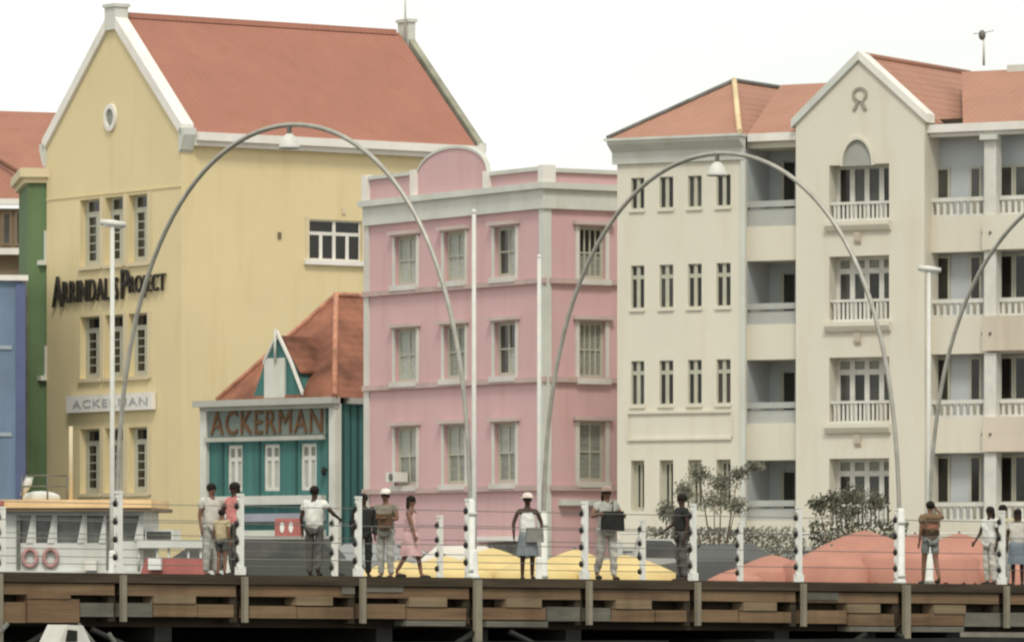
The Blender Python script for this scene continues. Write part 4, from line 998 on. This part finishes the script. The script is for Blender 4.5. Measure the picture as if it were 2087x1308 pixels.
person(786, 4.4, 1.72, -20, 'person in a white cap and grey brown shirt holding a dark bag at the waist', 0, ('taupe', (.23, .20, .155)), 'short', lgrey, hat=('cap', ('whitecap', (.72, .68, .60))), pose=dict(elL=(.05, -.08, -.24), faL=(-.16, -.18, .02), elR=(-.05, -.08, -.24), faR=(.16, -.18, .02)), extra=lambda T: bag(T, 0, .34, brown, 1.14, .05, -.24, False))
person(838, 2.6, 1.58, 70, 'girl in a light pink sleeveless dress walking along the bridge', 0, pinkc, 'none', pinkc, 'dress', pose=dict(step=.22, elL=(0, .14, -.24), elR=(0, -.1, -.26)), longhair=True)
person(1075, 2.6, 1.66, 8, 'woman in a white head wrap, white vest and blue grey skirt', 1, white, 'none', bluegrey, 'skirt', hat=('wrap', ('wrap', (.72, .62, .55))), pose=dict(elL=(.06, -.02, -.26), elR=(-.06, -.02, -.26), faL=(-.03, -.14, -.2)), extra=lambda T: bag(T, 0, .36, mgrey, .92, .12, -.2, False))
person(1236, 2.2, 1.82, 25, 'tall person in a grey top carrying a black bag, hair tied high', 0, lgrey, 'short', ('palegrey', (.40, .385, .34)), hair=(.03, .018, .01), pose=dict(step=.14, elL=(.06, -.1, -.22), faL=(-.06, -.2, .02), elR=(-.1, -.05, -.22), faR=(.05, -.2, .04)), extra=lambda T: bag(T, 0, .44, black, 1.12, .02, -.22, True), hat=('wrap', ('rosehat', (.34, .25, .20))), longhair=True)
person(1390, 3.4, 1.76, -70, 'dark haired person in black beside the near post right of the cream windows', 1, black, 'short', dgrey, pose=dict(elR=(-.03, -.08, -.26), faR=(0, -.20, -.14)))
def stripes(T):
    for z, h, c in ((1.34, .05, brown), (1.215, .045, orange), (1.08, .06, ('darkbrown', (.05, .03, .018)))):
        n = 16; g = MB(); rx, ry = (.200, .150)
        for zz in (z-h, z+h):
            for i in range(n): a = 2*math.pi*i/n; g.v.append(((rx-.0)*math.cos(a), ry*math.sin(a), zz))
        for i in range(n): b = (i+1) % n; g.f.append([i, b, b+n, i+n]); g.sm.append(True)
        g.obj('shirt_stripe', cloth(*c), T)
person(1896, 1.6, 1.68, 200, 'man in brown and rust striped shirt and grey shorts, hand raised to head', 0, ('mudbrown', (.17, .115, .065)), 'short', ('greyshorts', (.20, .215, .20)), 'shorts', pose=dict(step=.16, elR=(-.10, -.06, -.02), faR=(.11, -.08, .17)), extra=stripes)
person(2018, 2.4, 1.62, -50, 'person with black hair in a white top, left of the last near post', 1, white, 'short', offw, pose=dict(elR=(-.02, -.06, -.26), faR=(0, -.16, -.18)), longhair=True)
person(2044, 4.6, 1.72, 20, 'person in a straw coloured top behind the last near post on the right', 0, ('straw', (.50, .43, .28)), 'short', lgrey)
person(2074, 3.0, 1.60, -10, 'person with dark brown hair in a grey white blouse at the right picture edge', 1, offw, 'short', ('denim', (.16, .19, .22)), 'skirt', longhair=True)

# ------------------------------------------------------------------ FERRY
def ferry():
    F = fr_at(0, 150, -4); U = lambda px: F.u(px)
    Z = lambda py: F.z(200, py)
    T = thing('ferry', 'grey white ferry with orange edged cabin roof, slanted windows and two life rings', 'ferry', F.P(U(150), -1.5, 0))
    # hull
    u0, u1 = U(-120), U(455); zd_ = Z(1162)
    m_ = MB(); m_.pz(F, [(u0, -.3), (u1-1.0, -.3), (u1+.2, zd_), (u0-.3, zd_)], -3.4, .1); m_.obj('hull', M_boat, T)
    m_ = MB(); m_.pz(F, [(U(285), zd_-.2), (U(420), zd_-.2), (U(418), Z(1138)), (U(300), Z(1135))], .102, .2); m_.obj('bulwark', M_red, T)
    # cabin with real window openings
    zc0, zc1 = zd_, Z(1042); ops = [(U(36), U(66), Z(1106), Z(1050)), (U(73), U(109), Z(1106), Z(1050)), (U(116), U(170), Z(1106), Z(1050)), (U(177), U(214), Z(1106), Z(1050)), (U(242), U(286), Z(1102), Z(1050))]
    m_ = MB(); wall(m_, F, U(-80), U(292), zc0, zc1, ops, .1)
    m_.face([F.P(U(292),0,zc0), F.P(U(292),-3,zc0), F.P(U(292),-3,zc1), F.P(U(292),0,zc1)]); m_.face([F.P(U(-80),-3,zc0), F.P(U(292),-3,zc0), F.P(U(292),-3,zc1), F.P(U(-80),-3,zc1)])
    m_.obj('cabin', M_boat, T)
    for a, b, c, d in ops:
        w_ = MB(); w_.box(F, a, b, -.14, -.10, c, d); f_ = w_.obj('window', mat('ferry_window_glass', (.10, .105, .09), .12, .3, 2, spec=.5), T)
        # slanted pillar beside each opening
        p = MB(); p.pz(F, [(b-.16, c), (b+.02, c), (b+.04, d), (b-.02, d)], -.09, .03); p.obj('pillar', M_boat, f_)
        p = MB(); p.box(F, a, b-.05, -.098, -.06, d-.13, d); p.obj('blind', M_strut, f_)
    # roof: buff and orange edge
    m_ = MB(); m_.box(F, U(-90), U(318), -3.3, .32, zc1, zc1+.09); m_.obj('roof', M_brw, T)
    m_ = MB(); m_.box(F, U(-88), U(312), -3.2, .36, zc1+.092, zc1+.30); m_.obj('roof_edge', M_org, T)
    m_ = MB(); m_.tube([F.P(U(-20), .42, zc1+.18), F.P(U(12), .42, zc1+.15)], .13, 8); m_.obj('rolled_awning', M_red, T)
    # lower aft canopy with posts
    zc = Z(1116)
    m_ = MB(); m_.box(F, U(282), U(414), -2.9, .25, zc, zc+.19); m_.obj('aft_canopy', M_boat, T)
    m_ = MB(); m_.box(F, U(294), U(352), -1.6, -.1, zc+.192, zc+.46); wb = m_.obj('skylight', M_boat, T)
    m_ = MB(); m_.box(F, U(298), U(348), -.098, -.06, zc+.22, zc+.42); m_.obj('pane', M_gls2, wb)
    for px in (284, 322, 345, 385, 410):
        m_ = MB(); m_.tube([F.P(U(px), .1, zd_), F.P(U(px), .1, zc)], .035, 6); m_.obj('canopy_post', M_boat, T)
    # life rings
    for px in (62, 104):
        c = F.P(U(px), .08, Z(1136)); n = 20; pts = [c+Vector((math.cos(2*math.pi*i/n)*.17, 0, math.sin(2*math.pi*i/n)*.22)) for i in range(n+1)]
        m_ = MB(); m_.tube(pts, .055, 8, cap=False); m_.obj('life_ring', mat('faded_pink_ring', (.46, .26, .24), .7, .1, 3), T)
    for px, w_ in ((38, .05), (222, .06)):
        m_ = MB(); m_.box(F, U(px)-w_, U(px)+w_, .01, .05, zd_, zc1-.1); m_.obj('door_gap', M_strut, T)
    m_ = MB(); m_.box(F, U(176), U(200), .05, .35, zd_+.002, zd_+.25); m_.obj('locker', M_wht, T)
    m_ = MB(); m_.box(F, U(308), U(334), .22, .6, zd_+.02, zd_+.33); m_.obj('white_locker', M_lens, T)
    # roof gear
    m_ = MB(); m_.tube([F.P(U(141), -.3, zc1+.2), F.P(U(141), -.3, Z(868))], .05, 8); m_.obj('mast', M_yel2, T)
    m_ = MB(); c = F.P(U(50), -.5, Z(985)); m_.tube([c+Vector((-.14, 0, -.3)), c, c+Vector((.06, 0, .2))], [.05, .11, .09], 8); m_.obj('searchlight', M_wsh, T)
    m_ = MB(); a = zc1+.24; 
    for px in (40, 92, 132): m_.tube([F.P(U(px), -.4, a), F.P(U(px), -.4, Z(968))], .025, 6)
    for py in (968, 990): m_.tube([F.P(U(40), -.4, Z(py)), F.P(U(132), -.4, Z(py))], .02, 6)
    m_.obj('roof_rail', M_strut, T)
    m_ = MB(); m_.ell(F.P(U(72), -1.0, a+.12), (.5, .25, .18), 12, 8); m_.obj('life_raft', M_boat, T)
ferry()

# ------------------------------------------------------------------ CARS ON THE QUAY
def car(px, Y, head, label, col, kind='sedan', L=4.3, H=1.45, roof=None):
    c = at(px, HY, Y); F = Fr(c.x, Y, head); W = 1.7
    T = thing('parked_car', label, 'car', (c.x, Y, GZ), 'cars parked on the quay')
    pm = mat('car_paint_%d_%d_%d' % tuple(int(q*100) for q in col), col, .25, .03, 1, spec=.5)
    h = H/1.45; l = L/4.3
    low = [(-2.12, .30), (-1.75, .26), (1.75, .26), (2.12, .32), (2.14, .62), (1.95, .80), (1.05, .92), (-1.55, .95), (-2.10, .90)]
    if kind == 'van': cab = [(1.55, .90), (1.05, 1.42), (-2.0, 1.45), (-2.08, .9)]
    elif kind == 'pickup': cab = [(1.0, .9), (.55, 1.43), (-.35, 1.45), (-.5, .9)]
    else: cab = [(1.05, .90), (.45, 1.40), (-.95, 1.43), (-1.75, .93)]
    X = lambda p: [(x*l, GZ+z*h) for x, z in p]
    m_ = MB(); m_.pz(F, X(low), -W, 0); m_.obj('body', pm, T)
    m_ = MB(); A = [F.P(x*l, 0, GZ+z*h) for x, z in cab]; B = [F.P(x*l, -W, GZ+z*h) for x, z in cab]
    for q, sgn in ((A, -.0), (B, 0)): pass
    def inset(P, d): return [F.P(x*l, d if z < 1 else d+(-.14 if d > -.8 else .14), GZ+z*h) for x, z in P]
    m_.prism(inset(cab, -.03), inset(cab, -W+.03)); cb = m_.obj('cabin', pm, T)
    if roof:
        m_ = MB(); rx = [p[0] for p in cab if p[1] > 1.3]; m_.box(F, min(rx)*l-.02, max(rx)*l+.02, -W+.16, -.12, GZ+cab[1][1]*h-.02, GZ+1.47*h); m_.obj('roof', mat('silver_roof', roof, .4, .04, 1), cb)
    # glass
    def shrink(P, k): cx = sum(p[0] for p in P)/len(P); cz = sum(p[1] for p in P)/len(P); return [(cx+(x-cx)*k, cz+(z-cz)*k*.92+.0) for x, z in P]
    g = shrink(cab, .88); mid = (g[0][0]+g[-1][0])/2
    for a in ((0, ), (1, )):
        pass
    m_ = MB(); m_.prism([F.P(x*l, (-.022 if z < 1.1 else -.135), GZ+z*h) for x, z in g], [F.P(x*l, (-.06 if z < 1.1 else -.19), GZ+z*h) for x, z in g]); m_.obj('side_glass', M_gls2, cb)
    m_ = MB(); (x0, z0), (x1, z1) = cab[0], cab[1]; n = .012
    m_.face([F.P((x0-.03)*l+n, -.12, GZ+(z0+.04)*h+n), F.P((x0-.03)*l+n, -W+.12, GZ+(z0+.04)*h+n), F.P((x1+.03)*l+n, -W+.2, GZ+(z1-.04)*h+n), F.P((x1+.03)*l+n, -.2, GZ+(z1-.04)*h+n)]); m_.obj('windscreen', M_gls2, cb)
    for x in (-1.32, 1.32):
        for dd in (.01, -W+.19):
            m_ = MB(); cc = F.P(x*l, dd, GZ+.31); m_.lathe(cc, [(.20, -.0), (.31, 0), (.32, -.03), (.32, -.17), (.30, -.2)], 16, axis=(F.s, -F.c, 0)); wh = m_.obj('wheel', M_tyre, T)
            m_ = MB(); m_.lathe(cc, [(.19, -.02), (.15, .012), (.04, .02)], 14, axis=(F.s, -F.c, 0)); m_.obj('rim', M_rim, wh)
    for dd in (-.12, -W+.3):
        m_ = MB(); m_.box(F, 2.08*l, 2.16*l, dd-.18, dd, GZ+.6*h, GZ+.72*h); m_.obj('headlight', M_lens, T)
        m_ = MB(); m_.box(F, -2.15*l, -2.09*l, dd-.18, dd, GZ+.62*h, GZ+.8*h); m_.obj('tail_light', M_lred, T)
    for x0, x1 in ((-2.18, -2.0), (2.0, 2.19)):
        m_ = MB(); m_.box(F, x0*l, x1*l, -W-.02, .02, GZ+.33*h, GZ+.50*h); m_.obj('bumper', M_strut, T)
car(592, 166, 3, 'silver roofed dark van parked in front of the teal shop', (.07, .075, .065), 'van', 4.4, 1.62, (.45, .45, .41))
car(740, 172, 176, 'grey hatchback parked beside the dark van, partly behind the white post', (.30, .31, .30), 'sedan', 4.0, 1.5)
car(818, 178, 4, 'pale grey saloon parked below the pink building', (.42, .44, .42), 'sedan', 4.3, 1.55)
car(925, 168, 178, 'white car parked behind the yellow parasols', (.62, .60, .55), 'sedan', 4.1, 1.42)
car(455, 176, 0, 'dark car parked behind the group of three at the yellow wall', (.05, .05, .045), 'sedan', 4.2, 1.5)
car(1330, 167, 2, 'silver pickup parked in front of the cream building', (.40, .40, .37), 'pickup', 4.6, 1.6)
car(1470, 165.8, 175, 'dark grey saloon parked before the small tree', (.09, .095, .09), 'sedan', 4.3, 1.45)

# red kiosk panel with two white ovals
def kiosk():
    F = fr_at(585, 182, -8); a, b = F.u(560), F.u(612); z0, z1 = F.z(585, 1092), F.z(585, 1056)
    T = thing('red_kiosk_sign', 'red box sign with two white oval marks in front of the teal shop', 'sign', F.P((a+b)/2, 0, GZ))
    m_ = MB(); m_.box(F, a, b, -.3, 0, z0, z1); m_.obj('board', M_red, T)
    for px in (575, 593):
        u = F.u(px); zc = (z0+z1)/2; m_ = MB(); m_.pz(F, [(u+.07*math.cos(2*math.pi*i/14), zc+.17*math.sin(2*math.pi*i/14)) for i in range(14)], .002, .02); m_.obj('oval_mark', M_lens, T)
    for u in (a+.1, b-.1): m_ = MB(); m_.tube([F.P(u, -.15, GZ), F.P(u, -.15, z0)], .03, 6); m_.obj('leg', M_strut, T)
kiosk()

# ------------------------------------------------------------------ PARASOLS
def parasol(px, Y, ya, half, hgt, m, label, rot=12, group='parasols', deep=.28):
    t = at(px, ya, Y); T = thing('parasol', label, 'parasol', (t.x, t.y, GZ), group)
    F = Fr(t.x, t.y, rot); zt = t.z; ze = zt-hgt; m_ = MB(); N = 6; K = 32
    pts = [(half*1.05*math.cos(math.pi*(q+.5)/4), half*1.05*math.sin(math.pi*(q+.5)/4)) for q in range(8)]
    def cp(t_, g):     # soft canopy: high between the ribs near the top, sagging towards the rim
        w = g/(2*math.pi)*8 % 1; lobe = math.sin(math.pi*w); rr = half*1.05*t_*(1-.05*lobe*t_)
        return F.P(rr*math.cos(g+math.pi/8), rr*math.sin(g+math.pi/8), zt-hgt*(t_**1.35)-.05*lobe*t_*hgt)
    for k in range(N):
        for i in range(K):
            g0, g1 = 2*math.pi*i/K, 2*math.pi*(i+1)/K; t0, t1 = k/N, (k+1)/N
            m_.face([cp(t0, g0), cp(t1, g0), cp(t1, g1), cp(t0, g1)] if k else [cp(0, 0), cp(t1, g0), cp(t1, g1)], True)
    for i in range(K):
        g0, g1 = 2*math.pi*i/K, 2*math.pi*(i+1)/K; a, b = cp(1, g0), cp(1, g1)
        w0 = deep*(.8+.2*abs(math.cos(g0*8))); w1 = deep*(.8+.2*abs(math.cos(g1*8)))
        m_.face([a, b, b-Vector((0, 0, w1)), a-Vector((0, 0, w0))], True)
    m_.obj('canopy', m, T)
    m_ = MB(); m_.tube([F.P(0, 0, GZ), F.P(0, 0, zt+.06)], .035, 8); m_.obj('pole', M_strut, T)
    for a in pts:
        m_ = MB(); m_.tube([F.P(0, 0, zt-.05), F.P(a[0]*.97, a[1]*.97, ze-.02)], .014, 5); m_.obj('rib', M_strut, T)
    m_ = MB(); m_.lathe((t.x, t.y, GZ), [(.35, 0), (.35, .06), (.1, .09)], 14); m_.obj('base', M_strut, T)
# stand on the lower landing on this side, their rims just below the deck line
for px, Y, ya, half, h, lab in [(812, 164.5, 1141, 1.25, .42, 'yellow parasol behind the girl in pink, leftmost yellow one'), (905, 162.5, 1132, 1.30, .50, 'yellow parasol left of the near lamp post'), (1003, 165, 1116, 1.35, .62, 'peaked yellow parasol right of the near lamp post'),
                                (1090, 163, 1135, 1.20, .45, 'yellow parasol behind the woman in the head wrap'), (1172, 165, 1119, 1.30, .60, 'peaked yellow parasol behind the tall person with the black bag'), (1275, 163, 1130, 1.35, .50, 'yellow parasol at the right end of the yellow row')]:
    parasol(px, Y, ya, half, h, M_yaw, lab, 10, 'yellow parasols on the quay', .45)
for px, Y, ya, half, h, lab in [(1575, 164, 1130, 1.25, .50, 'small domed salmon red parasol, alone left of the large red ones'), (1500, 161.8, 1158, .75, .30, 'very low salmon red parasol, leftmost of the red ones, by the dark grey car'), (1762, 166, 1080, 1.8, .80, 'large salmon red parasol left of the man in the striped shirt'), (1695, 163.0, 1112, 1.3, .55, 'salmon red parasol overlapping the large one from the left'),
                                (1865, 163.2, 1088, 1.70, .70, 'salmon red parasol behind the man in the striped shirt'), (1955, 166.5, 1086, 1.50, .72, 'salmon red parasol right of the man in the striped shirt'), (2062, 165, 1120, 1.5, .6, 'salmon red parasol behind the people at the right edge')]:
    parasol(px, Y, ya, half, h, M_raw, lab, 14, 'salmon red parasols on the quay', .75)

# ------------------------------------------------------------------ PLANTS
def leaves(mb, c, r, n, size, rnd):
    c = Vector(c)
    for _ in range(n):
        while True:
            p = Vector((rnd.uniform(-1, 1), rnd.uniform(-1, 1), rnd.uniform(-1, 1)))
            if p.length < 1: break
        p = p*(.35+.9*rnd.random()); q = c+Vector((p.x*r[0], p.y*r[1], p.z*r[2]))
        a = Vector((rnd.uniform(-1, 1), rnd.uniform(-1, 1), rnd.uniform(-.6, 1))).normalized(); b = a.orthogonal().normalized(); e = a.cross(b); s = size*rnd.uniform(.6, 1.4)
        mb.face([q-b*s, q+e*s*.45, q+b*s, q-e*s*.45])
def plant(name, px, Y, label, clumps, trunk=None, m=None, n=260, size=.09, cat='shrub', seed=1):
    rnd = random.Random(seed); t = at(px, HY, Y); T = thing(name, label, cat, (t.x, Y, GZ))
    mb = MB()
    for cx, cy, rx, rz in clumps:
        p = at(cx, cy, Y); sc = Y/FPX
        leaves(mb, (p.x, Y+rnd.uniform(-.3, .3), p.z), (rx*sc, rx*sc*.8, rz*sc), n, size, rnd)
    mb.obj('crown', m or M_leaf, T)
    m_ = MB(); top = trunk or (clumps[0][0], clumps[0][1])
    for k, (cx, cy, rx, rz) in enumerate(clumps[:6]):
        p = at(cx, cy, Y); b = Vector((t.x, Y, GZ)); mid = (b*.5+p*.5)+Vector((rnd.uniform(-.1, .1), 0, -.2)); m_.tube([b, mid, p], [.045, .03, .01], 6)
    m_.obj('trunk', M_bark, T)
plant('small_tree', 1462, 168, 'small grey green tree in front of the ground floor cream windows', [(1395, 1000, 24, 26), (1425, 965, 26, 24), (1470, 985, 40, 30), (1455, 1020, 45, 26), (1505, 965, 22, 16), (1500, 1030, 26, 22), (1540, 950, 20, 10)], None, M_leaf2, 430, .055, 'tree', 4)
plant('green_shrub', 1725, 168.2, 'leafy green shrub below the gabled front of the cream building', [(1668, 1028, 24, 20), (1700, 1020, 30, 26), (1740, 1012, 34, 30), (1785, 1022, 30, 26), (1725, 1045, 60, 20)], None, M_leaf, 340, .06, 'shrub', 5)
plant('round_bush', 1357, 168.4, 'low green bush left of the small tree', [(1357, 1040, 22, 20), (1375, 1055, 24, 18)], None, M_leaf2, 420, .055, 'bush', 6)
def hedge(p0, p1, y0, y1, Y, label, seed, m):
    rnd = random.Random(seed); a = at(p0, y0, Y); b = at(p1, y1, Y); T = thing('hedge', label, 'hedge', ((a.x+b.x)/2, Y, GZ)); mb = MB()
    n = int((b.x-a.x)*1000)
    for _ in range(n):
        q = Vector((rnd.uniform(a.x, b.x), Y+rnd.uniform(-.25, .25), GZ+(a.z-GZ)*rnd.random()**.6+rnd.uniform(-.05, .05))); v = Vector((rnd.uniform(-1, 1), rnd.uniform(-1, 1), rnd.uniform(-.5, 1))).normalized(); e = v.orthogonal().normalized(); f = v.cross(e); s = .055*rnd.uniform(.6, 1.4)
        mb.face([q-e*s, q+f*s*.5, q+e*s, q-f*s*.5])
    mb.obj('foliage', m, T)
    m_ = MB(); F = Fr(a.x, Y, 0); m_.box(F, 0, b.x-a.x, -.28, .28, GZ, GZ+.35); m_.obj('planter', M_grey, T)
hedge(1300, 1640, 1075, 1075, 169.3, 'long clipped grey green hedge in a planter before the cream building', 8, M_leaf2)
hedge(1650, 1850, 1062, 1062, 169.2, 'short dark green hedge below the green shrub', 9, M_leaf)
# low grey terrace rail in front of the cream building
def terrace():
    Y = 170.3; a = at(1262, 1052, Y); b = at(2130, 1052, Y); F = Fr(a.x, Y, -1.0); T = thing('terrace_wall', 'low grey terrace wall with rails along the cream building', 'wall', ((a.x+b.x)/2, Y, GZ)); L = b.x-a.x
    m_ = MB(); m_.box(F, 0, L, -.15, .0, GZ, GZ+1.25); m_.obj('wall_panel', M_bal, T)
    m_ = MB(); m_.box(F, -.05, L+.05, -.2, .05, GZ+1.25, GZ+1.38); m_.obj('coping', M_grey, T)
    for i in range(9):
        u = L*i/8; m_ = MB(); m_.box(F, u-.1, u+.1, .052, .12, GZ, GZ+1.5); m_.obj('pier', M_grey, T)
    m_ = MB(); m_.tube([F.P(0, -.08, GZ+1.75), F.P(L, -.08, GZ+1.75)], .03, 6); m_.obj('handrail', M_wsh, T)
    for i in range(17):
        u = L*i/16; m_ = MB(); m_.tube([F.P(u, -.08, GZ+1.38), F.P(u, -.08, GZ+1.75)], .02, 5); m_.obj('baluster', M_wsh, T)
terrace()

for o in bpy.data.objects:
    if 'wpos' in o: del o['wpos']
